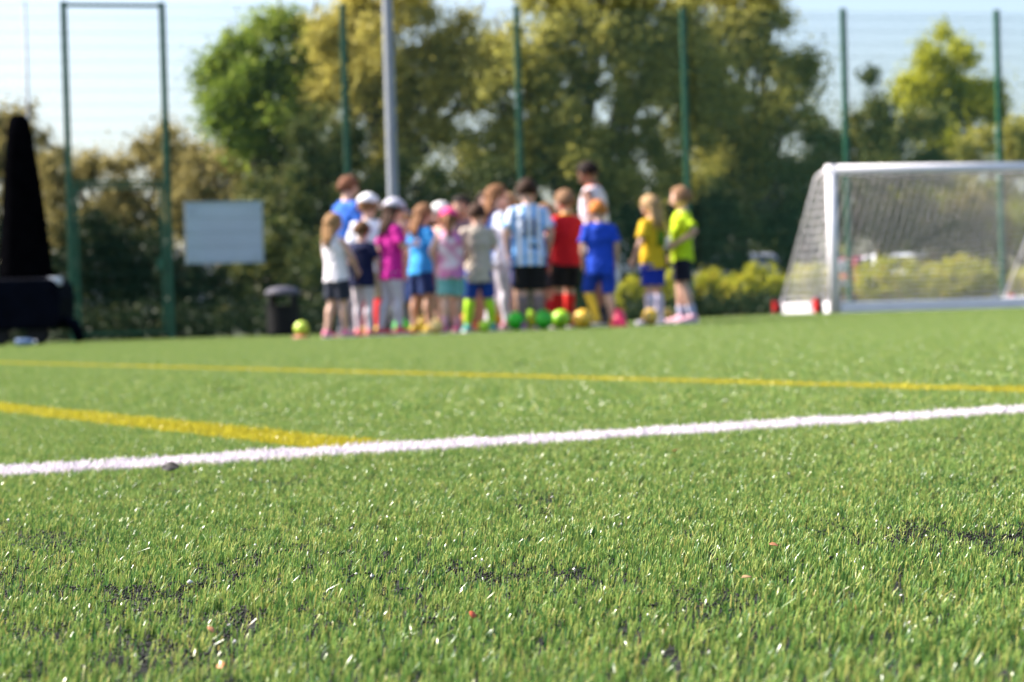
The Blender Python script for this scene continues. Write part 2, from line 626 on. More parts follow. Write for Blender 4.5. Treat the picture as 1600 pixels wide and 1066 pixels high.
M_crumb = mat('rubber', (0.004, 0.004, 0.005), 0.6, spec=0.3, var=0.4, scale=300)
M_glint = mat('glint', (0.75, 0.70, 0.66), 0.25, var=0.1, scale=300)  # pale grains added to stand for sun sparkles on the blades
tag(crumbs('rubber_crumb', 900000, (-1.3, 1.3, 0.55, 2.4), 0.00062, M_crumb, 0.10, 0.0034),
    'black rubber crumb granules showing between the grass blades', 'rubber crumb', None, 'stuff')
tag(crumbs('glint_grains', 12000, (-2.4, 2.4, 0.55, 7.0), 0.0010, M_glint, 0.45, 0.0065),
    'scattered pale sand grains caught in the grass', 'glint', None, 'stuff')

# ------------------------------------------------------------------ fence
M_green = mat('fence_green', (0.006, 0.085, 0.042), 0.45, var=0.15, scale=4)
M_wire = mat('fence_wire', (0.010, 0.075, 0.045), 0.5, var=0.1, scale=4)
M_galv = mat('galvanised', (0.25, 0.27, 0.31), 0.5, metal=0.0, var=0.1, scale=3)
fence = empty('mesh_fence', (FP[0].x, FP[0].y, 0), 0,
              'tall green welded mesh fence on green posts along the back of the pitch', 'fence')
FO = Vector((FP[0].x, FP[0].y, 0))
U = Vector((FDIR.x, FDIR.y, 0)); NRM = Vector((FDIR.y, -FDIR.x, 0))     # NRM points to the camera side


def s_of(v): return (v - FP[0]).dot(FDIR)


ss = [s_of(p) for p in FP]
bay = (ss[-1] - ss[2]) / 4
ss = [ss[0], ss[1]] + [ss[2] + bay * k for k in range(5)]
posts = [ss[0] - 2.5 * 2, ss[0] - 2.5] + ss + [ss[-1] + bay, ss[-1] + 2 * bay, ss[-1] + 3 * bay]


def fl(s, z=0.0, n=0.0):
    """point along the fence in the fence empty's space"""
    p = U * s + NRM * n
    return Vector((p.x, p.y, z))


def gl(s):
    p = FO + U * s
    return G(p.x, p.y)


for s in posts:
    bm = bmesh.new()
    tube4(bm, fl(s, gl(s) - 0.05), fl(s, FH), 0.082, 0.062, NRM)
    tube4(bm, fl(s, FH), fl(s, FH + 0.02), 0.09, 0.07, NRM)
    o = from_bm('post', bm, M_green, fence); bevel_mod(o, 0.008)


def panel(s0, s1, z0, z1, name='mesh_panel'):
    bm = bmesh.new()
    n = int(round((s1 - s0 - 0.1) / 0.05))
    for k in range(n + 1):
        s = s0 + 0.05 + (s1 - s0 - 0.1) * k / n
        tube4(bm, fl(s, z0, 0.045), fl(s, z1, 0.045), 0.005, 0.005, NRM)
    m = int((z1 - z0) / 0.2)
    for k in range(m + 1):
        z = z0 + 0.02 + k * 0.2
        if z > z1: break
        tube4(bm, fl(s0 + 0.03, z, 0.051), fl(s1 - 0.03, z, 0.051), 0.0046, 0.0046, Vector((0, 0, 1)))
    return from_bm(name, bm, M_wire, fence)


GATE_Z = 2.16
for i, (a_, b_) in enumerate(zip(posts, posts[1:])):
    z0 = gl((a_ + b_) / 2) + 0.06
    if i == 2:
        panel(a_, b_, GATE_Z + 0.1, FH - 0.1, 'mesh_panel')
    else:
        panel(a_, b_, z0, FH - 0.02)
# gate between the two left posts
ga, gb = ss[0] + 0.06, ss[1] - 0.06
bm = bmesh.new()
tube4(bm, fl(ss[0] + 0.042, FH - 0.03), fl(ss[1] - 0.042, FH - 0.03), 0.05, 0.05, Vector((0, 0, 1)))
from_bm('top_rail', bm, M_green, fence)
bm = bmesh.new()
tube4(bm, fl(ss[0] + 0.042, GATE_Z + 0.05), fl(ss[1] - 0.042, GATE_Z + 0.05), 0.05, 0.04, Vector((0, 0, 1)))
from_bm('gate_lintel', bm, M_green, fence)
bm = bmesh.new()
for z in (0.1, GATE_Z - 0.03):
    tube4(bm, fl(ga + 0.05, z), fl(gb - 0.05, z), 0.04, 0.035, Vector((0, 0, 1)))
for s in (ga + 0.025, gb - 0.025):
    tube4(bm, fl(s, 0.06), fl(s, GATE_Z), 0.05, 0.052, NRM)
gate = from_bm('gate_leaf', bm, M_green, fence); gate['label'] = 'closed green framed mesh gate leaf'
gp = panel(ga + 0.0, gb - 0.0, 0.12, GATE_Z - 0.06, 'gate_mesh'); gp.parent = gate
bm = bmesh.new()
tube4(bm, fl(gb - 0.12, 1.05, 0.05), fl(gb - 0.02, 1.05, 0.05), 0.03, 0.16, Vector((0, 0, 1)))
o = from_bm('latch', bm, M_green, gate)

# thin pale pole beyond the left end of the fence
X, Z = W(40, 5, 31.0)
bm = bmesh.new()
tube(bm, [(0, 0, -0.1), (0, 0, 2.5), (0, 0, Z)], [0.03, 0.026, 0.02], 10)
tube(bm, [(0, 0, Z), (0, 0, Z + 0.03)], [0.03, 0.01], 10)
o = from_bm('thin_pole', bm, M_galv, None, True); o.location = (X, 31.0, 0)
tag(o, 'thin pale metal pole behind the fence at the far left', 'pole')

# floodlight column
YL = 24.5
X, Z = W(617, 400, YL)
lamp = empty('floodlight_column', (X, YL, 0), 0, 'grey galvanised steel floodlight column rising behind the children', 'lamp post')
bm = bmesh.new()
tube(bm, [(0, 0, -0.1), (0, 0, 1.2), (0, 0, 4.5), (0, 0, 9.0)], [0.073, 0.071, 0.063, 0.05], 20)
from_bm('column', bm, M_galv, lamp, True)
bm = bmesh.new()
tube(bm, [(0, 0, 0.0), (0, 0, 0.02), (0, 0, 0.03)], [0.2, 0.2, 0.12], 20)
from_bm('base_plate', bm, M_galv, lamp)
bm = bmesh.new()
box(bm, (0, -0.09, 0.8), (0.1, 0.03, 0.4))
from_bm('access_door', bm, M_galv, lamp)
bm = bmesh.new()
box(bm, (0, 0, 9.06), (1.2, 0.08, 0.08))
for x in (-0.42, 0.42): box(bm, (x, -0.12, 9.2), (0.5, 0.12, 0.35), Matrix.Rotation(0.5, 3, 'X'))
from_bm('lamp_head', bm, M_galv, lamp)

# sign behind the fence, its blank back to us
YS = fence_y(-4.0) + 0.10
x0, z1 = W(291, 318, YS); x1, z0 = W(411, 408, YS)
sg = empty('sign_board', ((x0 + x1) / 2, YS, 0), FANG, 'blank pale blue-white rectangular board seen through the mesh fence', 'sign')
M_sign = mat('sign_back', (0.60, 0.67, 0.80), 0.5, var=0.04, scale=2)
M_frame = mat('sign_frame', (0.5, 0.56, 0.64), 0.5, var=0.05, scale=4)
bm = bmesh.new(); box(bm, (0, 0, (z0 + z1) / 2), (x1 - x0, 0.02, z1 - z0)); from_bm('board', bm, M_sign, sg)
bm = bmesh.new()
hw, zc = (x1 - x0) / 2, (z0 + z1) / 2
for z in (z0, z1): box(bm, (0, -0.004, z), (2 * hw + 0.05, 0.035, 0.03))
for x in (-hw, hw): box(bm, (x, -0.004, zc), (0.03, 0.033, z1 - z0 - 0.03))
from_bm('frame', bm, M_frame, sg)
for x in (-hw * 0.8, hw * 0.8):
    for z in (z0 + 0.1, z1 - 0.1):
        bm = bmesh.new(); box(bm, (x, -0.045, z), (0.03, 0.07, 0.03)); from_bm('fixing_clip', bm, M_frame, sg)

# litter bin
YB = 25.6
x, _ = W(443, 500, YB)
zt = W(443, 447, YB)[1]
bn = empty('litter_bin', (x, YB, G(x, YB)), 0.0, 'black litter bin with a grey domed hood standing by the fence', 'litter bin')
M_black = mat('black_plastic', (0.007, 0.007, 0.009), 0.6, spec=0.2, var=0.2, scale=20)
M_binlid = mat('bin_hood', (0.10, 0.095, 0.12), 0.6, spec=0.2, var=0.1, scale=10)
zh = zt - 0.0
hw = 0.235
bm = bmesh.new(); tube(bm, [(0, 0, 0.0), (0, 0, 0.04), (0, 0, zh * 0.62)], [hw * 0.86, hw * 0.92, hw * 0.95], 24); from_bm('body', bm, M_black, bn, False)
for k in range(4):
    a_ = PI / 4 + k * PI / 2
    bm = bmesh.new()
    box(bm, (math.cos(a_) * hw * 0.88, math.sin(a_) * hw * 0.88, zh * 0.72), (0.05, 0.05, zh * 0.2), Matrix.Rotation(a_, 3, 'Z'))
    from_bm('hood_support', bm, M_black, bn)
bm = bmesh.new(); tube(bm, [(0, 0, zh * 0.82), (0, 0, zh * 0.88), (0, 0, zh * 0.96), (0, 0, zh)], [hw * 1.02, hw * 1.02, hw * 0.8, hw * 0.3], 24); from_bm('hood', bm, M_binlid, bn, True)
bm = bmesh.new(); tube(bm, [(0, 0, zh * 0.56), (0, 0, zh * 0.60)], [hw * 0.985, hw * 0.985], 24); from_bm('band', bm, M_black, bn)

# ------------------------------------------------------------------ covered equipment on the left
YE = 22.6
M_tarp = mat('black_tarp', (0.0018, 0.0018, 0.0024), 0.9, spec=0.0, var=0.4, scale=6, bump=0.3)
M_navy_tarp = mat('navy_plastic', (0.002, 0.003, 0.007), 0.8, spec=0.03, var=0.3, scale=6)
M_pale = mat('pale_panel', (0.55, 0.58, 0.66), 0.5, var=0.1, scale=10)
xb, zb = W(38, 535, YE)
eq = empty('equipment_trolley', (xb, YE, 0), 0, 'tall tapered black covered tower on a dark low trolley at the left edge', 'equipment trolley')


def L(px, py):
    x, z = W(px, py, YE)
    return x - xb, z


bm = bmesh.new()
pts, rr = [], []
for (pl, pr, py) in ((-2, 92, 440), (0, 82, 425), (2, 76, 380), (5, 70, 330), (8, 61, 270), (11, 54, 225), (14, 47, 190), (20, 40, 180)):
    xl, z = L(pl, py); xr, _ = L(pr, py)
    pts.append(((xl + xr) / 2, 0, z)); rr.append(((xr - xl) / 2, (xr - xl) / 2 * 0.85))
rings = tube(bm, pts, rr, 28)
for ring in rings[1:-1]:
    for k, v in enumerate(ring):
        c = Vector((sum(q.co.x for q in ring) / 28, 0, v.co.z))
        v.co += (v.co - c) * (0.05 * math.sin(k * 2.7))
from_bm('cover', bm, M_tarp, eq, True)
bm = bmesh.new()
pts = []
for (pl, pr, py) in ((-60, 98, 518), (-60, 104, 508), (-60, 106, 470), (-50, 102, 446), (-40, 90, 438)):
    xl, z = L(pl, py); xr, _ = L(pr, py)
    pts.append((xl, xr, z))
vs = [[bm.verts.new((x, y * 0.42, z)) for x, y in ((a_, -1), (b_, -1), (b_, 1), (a_, 1))] for a_, b_, z in pts]
for a_, b_ in zip(vs, vs[1:]):
    for k in range(4): bm.faces.new((a_[k], a_[(k + 1) % 4], b_[(k + 1) % 4], b_[k]))
bm.faces.new(vs[0][::-1]); bm.faces.new(vs[-1])
o = from_bm('chassis', bm, M_navy_tarp, eq); bevel_mod(o, 0.04, 3)
bm = bmesh.new()
xa, za = L(98, 500); xc, zc = L(122, 506); xd, zd = L(133, 530)
tube(bm, [(xa, -0.2, za), (xc, -0.2, zc), (xd, -0.2, G(0, 0) + 0.03)], [0.07, 0.075, 0.06], 10)
from_bm('drawbar', bm, M_navy_tarp, eq, True)
bm = bmesh.new(); xx, zz = L(92, 440); box(bm, (xx, -0.3, zz), (0.2, 0.16, 0.09)); o = from_bm('pale_lid', bm, M_pale, eq); bevel_mod(o, 0.02, 2)
for px in (-40, 10, 70):
    bm = bmesh.new(); xx, _ = L(px, 520)
    tube(bm, [(xx, -0.36, 0.13), (xx, -0.26, 0.13)], [0.13, 0.13], 18); o = from_bm('wheel', bm, M_black, eq); bevel_mod(o, 0.02)

# water bottle dropped on the turf
x, _ = W(40, 540, 20.5)
bt = empty('water_bottle', (x, 20.5, G(x, 20.5) + 0.045), 0.3, 'pale blue water bottle lying on the turf near the dark trolley', 'bottle')
M_bot = mat('bottle_plastic', (0.16, 0.24, 0.40), 0.2, var=0.1, scale=20)
M_wht = mat('white_plastic', (0.8, 0.8, 0.8), 0.4, var=0.05)
bm = bmesh.new(); tube(bm, [(-0.1, 0, 0), (-0.095, 0, 0), (0.05, 0, 0), (0.09, 0, 0)], [0.03, 0.036, 0.036, 0.018], 14); from_bm('body', bm, M_bot, bt, True)
bm = bmesh.new(); tube(bm, [(0.09, 0, 0), (0.115, 0, 0)], [0.02, 0.02], 12); from_bm('cap', bm, M_wht, bt)

# ------------------------------------------------------------------ goal
YG = 26.3
gx, _ = W(1304, 490, YG)
g_top = W(1299, 258, YG)[1]
gz = G(gx, YG)
GH = g_top - gz
GWID, GDB, GDT = 3.55, 2.3, 0.62
goal = empty('goal', (gx, YG, gz), FANG * 0.8, 'white portable football goal with white net and red-hubbed wheels', 'goal')
M_goal = mat('goal_white', (0.80, 0.77, 0.82), 0.35, var=0.04, scale=3)
M_net = mat('net_cord', (0.72, 0.68, 0.70), 0.8, var=0.08, scale=30)
M_red = mat('wheel_red', (0.55, 0.015, 0.02), 0.4, var=0.1)
R = 0.068
bm = bmesh.new(); tube(bm, [(0, 0, 0.0), (0, 0, GH)], [R, R], 18); from_bm('goal_post', bm, M_goal, goal, True)
bm = bmesh.new(); tube(bm, [(GWID, 0, 0.0), (GWID, 0, GH)], [R, R], 18); from_bm('goal_post', bm, M_goal, goal, True)
bm = bmesh.new(); tube(bm, [(-R, 0, GH - R), (GWID + R, 0, GH - R)], [R * 1.01, R * 1.01], 18, Vector((0, 0, 1))); from_bm('crossbar', bm, M_goal, goal, True)
bm = bmesh.new()
box(bm, (GWID / 2, 0.0, 0.075), (GWID - 2 * R - 0.01, 0.11, 0.145)); o = from_bm('front_ballast_bar', bm, M_goal, goal); bevel_mod(o, 0.012)
bm = bmesh.new()
box(bm, (GWID / 2, GDB, 0.075), (GWID + 0.1, 0.11, 0.145)); o = from_bm('rear_ballast_bar', bm, M_goal, goal); bevel_mod(o, 0.012)
for sx in (0, GWID):
    bm = bmesh.new(); box(bm, (sx, GDB / 2, 0.085), (0.11, GDB - 0.13, 0.165)); o = from_bm('side_ballast_bar', bm, M_goal, goal); bevel_mod(o, 0.012)
    bm = bmesh.new(); tube(bm, [(sx, 0.05, GH - R), (sx, GDT * 0.7, GH - R - 0.01), (sx, GDT, GH - 0.13), (sx, GDB - 0.02, 0.16)], [0.017] * 4, 10); from_bm('net_stanchion', bm, M_goal, goal, True)
    for wy in (0.42, GDB - 0.12):
        ox = -0.1 if sx == 0 else 0.1
        bm = bmesh.new(); tube(bm, [(sx + ox - 0.03, wy, 0.12), (sx + ox + 0.03, wy, 0.12)], [0.115, 0.115], 20); wh = from_bm('wheel', bm, M_black, goal); bevel_mod(wh, 0.012)
        bm = bmesh.new(); tube(bm, [(sx + ox - 0.036, wy, 0.12), (sx + ox + 0.036, wy, 0.12)], [0.098, 0.098], 18); hb = from_bm('hub', bm, M_red, wh)
# net
bm = bmesh.new()
PRF = [(0.0, GH - 0.02), (GDT * 0.7, GH - 0.06), (GDT, GH - 0.14), (GDB - 0.02, 0.14)]


def prof(t):
    """t = length along the profile from crossbar, over the roof, down the back"""
    for (y0, z0), (y1, z1) in zip(PRF, PRF[1:]):
        l = math.hypot(y1 - y0, z1 - z0)
        if t <= l: return y0 + (y1 - y0) * t / l, z0 + (z1 - z0) * t / l
        t -= l
    return PRF[-1]


PL = sum(math.hypot(b[0] - a[0], b[1] - a[1]) for a, b in zip(PRF, PRF[1:]))
PITCH = 0.115
nt_, nx_ = int(PL / PITCH), int(GWID / PITCH)


def netp(i, j):
    x = GWID * i / nx_; t = PL * j / nt_
    y, z = prof(t)
    u, v = i / nx_, j / nt_
    sag = math.sin(PI * u) * math.sin(PI * v)
    w = 0.01 * math.sin(u * 9 + v * 4)
    return Vector((x + w, y - 0.10 * sag + w, z - 0.14 * sag * (1.0 if v > 0.15 else 0.7) + 0.01 * math.sin(i * .8)))


CR = 0.0037
for i in range(nx_ + 1):
    tube(bm, [netp(i, j) for j in range(nt_ + 1)], [CR] * (nt_ + 1), 3, cap=False)
for j in range(nt_ + 1):
    tube(bm, [netp(i, j) for i in range(nx_ + 1)], [CR] * (nx_ + 1), 3, Vector((0, 0, 1)), cap=False)
from_bm('net', bm, M_net, goal)
for sx in (0, GWID):
    bm = bmesh.new()
    zz = 0.16
    while zz < GH - 0.08:
        # depth available at this height
        ymax = GDT + (GDB - GDT) * (1 - (zz - 0.14) / (GH - 0.28)) if zz < GH - 0.14 else GDT
        m = 12
        pts = [(sx + (0.02 * math.sin(PI * k / m)) * (1 if sx == 0 else -1), 0.03 + (ymax - 0.03) * k / m, zz - 0.03 * math.sin(PI * k / m)) for k in range(m + 1)]
        tube(bm, pts, [CR] * (m + 1), 3, cap=False)
        zz += PITCH
    yy = 0.08
    while yy < GDB - 0.05:
        zt = GH - 0.07 if yy < GDT else 0.14 + (GH - 0.28) * (1 - (yy - GDT) / (GDB - GDT))
        if zt > 0.2:
            m = max(2, int(zt / 0.15))
            pts = [(sx + (0.02 * math.sin(PI * k / m)) * (1 if sx == 0 else -1), yy, 0.15 + (zt - 0.15) * k / m) for k in range(m + 1)]
            tube(bm, pts, [CR] * (m + 1), 3, cap=False)
        yy += PITCH
    from_bm('side_net', bm, M_net, goal)

# ------------------------------------------------------------------ people
SKIN = {'fair': mat('skin_fair', (0.60, 0.36, 0.27), 0.55, var=0.06, scale=12),
        'tan': mat('skin_tan', (0.46, 0.25, 0.17), 0.55, var=0.06, scale=12),
        'brown': mat('skin_brown', (0.22, 0.105, 0.07), 0.5, var=0.08, scale=12)}
_mc = {}


def cloth(name, c, rough=0.85):
    key = (name, c)
    if key not in _mc: _mc[key] = mat(name, c, rough, var=0.10, scale=9, spec=0.25)
    return _mc[key]


def stripe_mat(name, c1, c2, freq):
    m, nt, out = new_mat(name)
    b = nt.nodes.new('ShaderNodeBsdfPrincipled'); b.inputs['Roughness'].default_value = 0.8
    tc = nt.nodes.new('ShaderNodeTexCoord'); sp = nt.nodes.new('ShaderNodeSeparateXYZ')
    nt.links.new(tc.outputs['Object'], sp.inputs[0])
    mu = nt.nodes.new('ShaderNodeMath'); mu.operation = 'MULTIPLY'; mu.inputs[1].default_value = freq
    nt.links.new(sp.outputs['X'], mu.inputs[0])
    si = nt.nodes.new('ShaderNodeMath'); si.operation = 'COSINE'
    nt.links.new(mu.outputs[0], si.inputs[0])
    r = nt.nodes.new('ShaderNodeValToRGB'); r.color_ramp.interpolation = 'EASE'
    r.color_ramp.elements[0].position = 0.45; r.color_ramp.elements[1].position = 0.55
    r.color_ramp.elements[0].color = (*c1, 1); r.color_ramp.elements[1].color = (*c2, 1)
    ad = nt.nodes.new('ShaderNodeMath'); ad.operation = 'MULTIPLY_ADD'; ad.inputs[1].default_value = 0.5; ad.inputs[2].default_value = 0.5
    nt.links.new(si.outputs[0], ad.inputs[0]); nt.links.new(ad.outputs[0], r.inputs[0])
    nt.links.new(r.outputs[0], b.inputs['Base Color']); nt.links.new(b.outputs[0], out.inputs[0])
    return m


def blotch_mat(name, stops, scale):
    m, nt, out = new_mat(name)
    b = nt.nodes.new('ShaderNodeBsdfPrincipled'); b.inputs['Roughness'].default_value = 0.8
    tc = nt.nodes.new('ShaderNodeTexCoord'); nz = nt.nodes.new('ShaderNodeTexNoise')
    nz.inputs['Scale'].default_value = scale; nz.inputs['Detail'].default_value = 1
    nt.links.new(tc.outputs['Object'], nz.inputs['Vector'])
    r = nt.nodes.new('ShaderNodeValToRGB')
    while len(r.color_ramp.elements) < len(stops): r.color_ramp.elements.new(0.5)
    for e, (p, c) in zip(r.color_ramp.elements, stops): e.position = p; e.color = (*c, 1)
    nt.links.new(nz.outputs['Fac'], r.inputs[0]); nt.links.new(r.outputs[0], b.inputs['Base Color'])
    nt.links.new(b.outputs[0], out.inputs[0])
    return m


M_eye = mat('eye', (0.03, 0.02, 0.015), 0.2)
M_lip = mat('lip', (0.42, 0.13, 0.11), 0.5)
TEX = bpy.data.textures.new('fold', 'CLOUDS'); TEX.noise_scale = 0.075
TEXH = bpy.data.textures.new('strand', 'CLOUDS'); TEXH.noise_scale = 0.025


def remesh(o, vox, smooth=2, disp=0.0, tex=None):
    m = o.modifiers.new('voxel', 'REMESH'); m.mode = 'VOXEL'; m.voxel_size = vox; m.use_smooth_shade = True
    if smooth:
        s = o.modifiers.new('smooth', 'SMOOTH'); s.factor = 0.5; s.iterations = smooth
    if disp:
        d = o.modifiers.new('fold', 'DISPLACE'); d.texture = tex or TEX; d.strength = disp; d.mid_level = 0.5; d.texture_coords = 'LOCAL'
    return o


def hand(bm, wrist, d, width_axis, palm_n, h, sd):
    """palm, four curled fingers and a thumb; width_axis points to the thumb side"""
    d = d.normalized(); wa = (width_axis - d * width_axis.dot(d)).normalized(); pn = palm_n - d * palm_n.dot(d) - wa * palm_n.dot(wa)
    pn.normalize()
    w = 0.022 * h
    k0 = wrist + d * 0.048 * h
    tube(bm, [wrist - d * 0.006 * h, wrist + d * 0.012 * h, k0 - d * 0.01 * h, k0], [(0.015 * h, 0.012 * h), (0.021 * h, 0.012 * h), (0.025 * h, 0.011 * h), (0.024 * h, 0.009 * h)], 10, wa)
    for k, (off, ln) in enumerate(((0.95, 0.92), (0.32, 1.0), (-0.32, 0.95), (-0.95, 0.76))):
        p0 = k0 + wa * (off * w) - d * 0.006 * h
        l = 0.045 * h * ln
        dirs = d + wa * off * 0.10
        p1 = p0 + dirs * l * 0.5 + pn * l * 0.10
        p2 = p1 + dirs * l * 0.32 + pn * l * 0.24
        p3 = p2 + dirs * l * 0.18 + pn * l * 0.24
        r = 0.0052 * h
        tube(bm, [p0, p1, p2, p3], [r * 1.05, r, r * 0.92, r * 0.72], 6, wa)
    p0 = wrist + d * 0.016 * h + wa * w * 0.75
    p1 = p0 + d * 0.018 * h + wa * 0.016 * h + pn * 0.006 * h
    p2 = p1 + d * 0.020 * h + wa * 0.004 * h + pn * 0.008 * h
    tube(bm, [p0, p1, p2], [0.0075 * h, 0.0065 * h, 0.0048 * h], 6, pn)


def person(px, Y, top, foot, heading, label, skin='fair', hair='short', hair_c=(0.10, 0.05, 0.025), shirt=None, sleeve='short',
           bottom=('shorts', (0.02, 0.02, 0.03)), socks=None, shoe_c=(0.6, 0.1, 0.2), cap=None, arms=None, legs=None, adult=False,
           lean=0.0, head_turn=0.0, number=None, shirt_trim=None, hem=0.45, dx=0.0, group='children gathered in front of the fence', face_down=0.1):
    x0, _ = W(px, (top + foot) / 2, Y)
    z0 = G(x0, Y) + 0.008
    ztop = W(px, top, Y)[1]
    h = ztop - z0
    if cap: h -= 0.012
    root = empty('person', (x0 + dx, Y, z0), heading, label, 'adult' if adult else 'child', group)
    v = lambda x, y, z: Vector((x * h, y * h, z * h))
    if lean == 0.0: lean = random.uniform(-0.03, 0.13)
    if head_turn == 0.0: head_turn = random.uniform(-0.45, 0.45)
    hs = 0.082 if not adult else 0.070          # half head height
    hw, hd = hs * 0.76, hs * 0.92
    hc = 1.0 - hs
    sh_w = 0.100 if not adult else 0.112
    sh_z = 0.795 if not adult else 0.815
    if arms is None:
        arms = [((sh_w + 0.035, -0.01, 0.635), (sh_w + 0.03, 0.05, 0.50)), ((-sh_w - 0.035, -0.01, 0.635), (-sh_w - 0.03, 0.05, 0.50))]
    if legs is None and random.random() < 0.65:
        a_, b_ = random.uniform(-0.07, 0.07), random.uniform(-0.07, 0.07)
        w1, w2 = random.uniform(0.05, 0.09), random.uniform(0.05, 0.09)
        legs = [((w1 * 0.85, a_ * 0.4 + 0.025, 0.266), (w1, a_, 0.05)), ((-w2 * 0.85, b_ * 0.4 + 0.025, 0.266), (-w2, b_, 0.05))]
    if legs is None:
        legs = [((0.052, 0.012, 0.265), (0.056, -0.01, 0.05)), ((-0.052, 0.005, 0.265), (-0.058, 0.0, 0.05))]

    def ln(p):     # forward lean of everything above the hips
        p = Vector(p)
        if lean and p.z > 0.48 * h:
            q = p - v(0, 0, 0.48)
            return v(0, 0, 0.48) + Matrix.Rotation(-lean, 3, 'X') @ q
        return p
    bm = bmesh.new()
    # torso and neck
    T = [((0, 0, 0.445), (0.070, 0.055)), ((0, 0, 0.49), (0.094, 0.068)), ((0, 0.004, 0.58), (0.083, 0.060)), ((0, 0.004, 0.70), (0.098, 0.068)),
         ((0, -0.004, 0.765), (sh_w, 0.058)), ((0, -0.008, sh_z + 0.012), (sh_w * 0.72, 0.042)), ((0, -0.006, sh_z + 0.035), (0.036, 0.036)), ((0, 0.004, hc - hs * 0.5), (0.031, 0.033))]
    tube(bm, [ln(v(*p)) for p, _ in T], [(a * h, b * h) for _, (a, b) in T], 18)
    # head
    HR = Matrix.Rotation(head_turn, 3, 'Z') @ Matrix.Rotation(-face_down, 3, 'X')
    HC = v(0, 0.012, hc)

    def hp(x, y, z):       # head-space (units of half head height) -> local
        return ln(HC + HR @ Vector((x * hs * h, y * hs * h, z * hs * h)))

    def head_shape(p):
        q = p.copy()
        if q.z < 0:
            k = 1 - 0.28 * (-q.z) ** 1.3
            q.x *= k
            if q.y > 0: q.y *= 1 - 0.10 * (-q.z)
            else: q.y *= 1 - 0.35 * (-q.z)
        if q.y > 0.3: q.y = 0.3 + (q.y - 0.3) * 0.86
        return q
    for w in bmesh.ops.create_uvsphere(bm, u_segments=20, v_segments=14, radius=1.0)['verts']:
        q = head_shape(w.co); w.co = hp(q.x * 0.76, q.y * 0.92, q.z)
    tube(bm, [hp(0, 0.72, 0.12), hp(0, 0.86, -0.10), hp(0, 0.98, -0.26), hp(0, 0.74, -0.34)], [(0.06 * hs * h, 0.05 * hs * h), (0.09 * hs * h, 0.08 * hs * h), (0.14 * hs * h, 0.10 * hs * h), (0.08 * hs * h, .05 * hs * h)], 8)
    for sx in (-1, 1):
        tube(bm, [hp(sx * 0.70, -0.02, -0.02), hp(sx * 0.86, -0.10, 0.02)], [(0.12 * hs * h, 0.22 * hs * h), (0.10 * hs * h, 0.20 * hs * h)], 8, Vector((0, 1, 0)))
    # legs
    foot_dirs = []
    for sgn, (kn, an) in zip((1, -1), legs):
        kn, an = v(*kn), v(*an)
        hip = v(0.050 * sgn, 0, 0.47)
        sh = an - kn
        calf = kn + sh * 0.3 + Vector((0, -0.008 * h, 0))
        tube(bm, [hip, hip + (kn - hip) * 0.45, kn + (hip - kn) * 0.1, kn, calf, kn + sh * 0.65, an, an + sh.normalized() * 0.028 * h],
             [0.058 * h, 0.051 * h, 0.038 * h, 0.035 * h, 0.037 * h, 0.028 * h, 0.021 * h, 0.020 * h], 12)
        fd = Vector((0.12 * sgn, 1, 0)).normalized()
        ft = an - Vector((0, 0, 0.03 * h))
        tube(bm, [ft - fd * 0.03 * h, ft, ft + fd * 0.05 * h - Vector((0, 0, 0.008 * h)), ft + fd * 0.105 * h - Vector((0, 0, 0.012 * h))],
             [(0.02 * h, 0.018 * h), (0.025 * h, 0.022 * h), (0.03 * h, 0.014 * h), (0.022 * h, 0.008 * h)], 10)
        foot_dirs.append((an, sh.normalized(), fd))
    # arms and hands
    arm_pts = []
    for sgn, (el, wr) in zip((1, -1), arms):
        s0, el, wr = ln(v(sgn * (sh_w - 0.005), -0.005, sh_z - 0.018)), ln(v(*el)), ln(v(*wr))
        tube(bm, [ln(v(sgn * sh_w * 0.6, -0.005, sh_z - 0.012)), s0, s0 + (el - s0) * 0.5, el, el + (wr - el) * 0.3, wr, wr + (wr - el).normalized() * 0.01 * h],
             [0.034 * h, 0.034 * h, 0.028 * h, 0.0225 * h, 0.0235 * h, 0.0155 * h, 0.0145 * h], 10)
        d = (wr - el)
        wa = Vector((0, 1, 0)) if abs(d.normalized().y) < 0.8 else Vector((0, 0, 1))
        hand(bm, wr, d, wa, Vector((-sgn, 0, 0)), h, sgn)
        arm_pts.append((s0, el, wr))
    body = from_bm('body', bm, SKIN[skin], root)
    remesh(body, 0.0052, 2)
    # eyes, mouth
    for sx in (-1, 1):
        bm = bmesh.new()
        ball_bm(bm, hp(sx * 0.29, 0.735, 0.02), 0.085 * hs * h, 8, 6)
        from_bm('eye', bm, M_eye, root, True)
    bm = bmesh.new()
    tube(bm, [hp(-0.2, 0.70, -0.52), hp(0, 0.755, -0.53), hp(0.2, 0.70, -0.52)], [0.02 * hs * h, 0.045 * hs * h, 0.02 * hs * h], 6, Vector((0, 0, 1)))
    from_bm('mouth', bm, M_lip, root, True)
    # hair
    Mh = mat('hair', hair_c, 0.75, var=0.35, scale=60, spec=0.15)
    bm = bmesh.new()
    vs = bmesh.ops.create_uvsphere(bm, u_segments=22, v_segments=16, radius=1.0)['verts']
    lo = -0.48 if hair == 'short' else -0.55
    dele = []
    for w in vs:
        q = w.co.copy()
        if (q.y > 0.42 and q.z < 0.42) or (q.z < lo) or (q.y > 0.05 and q.z < -0.05): dele.append(w)
        q = head_shape(q)
        w.co = hp(q.x * 0.89, q.y * 1.07 - 0.03, q.z * 1.08 + 0.03)
    bmesh.ops.delete(bm, geom=dele, context='VERTS')
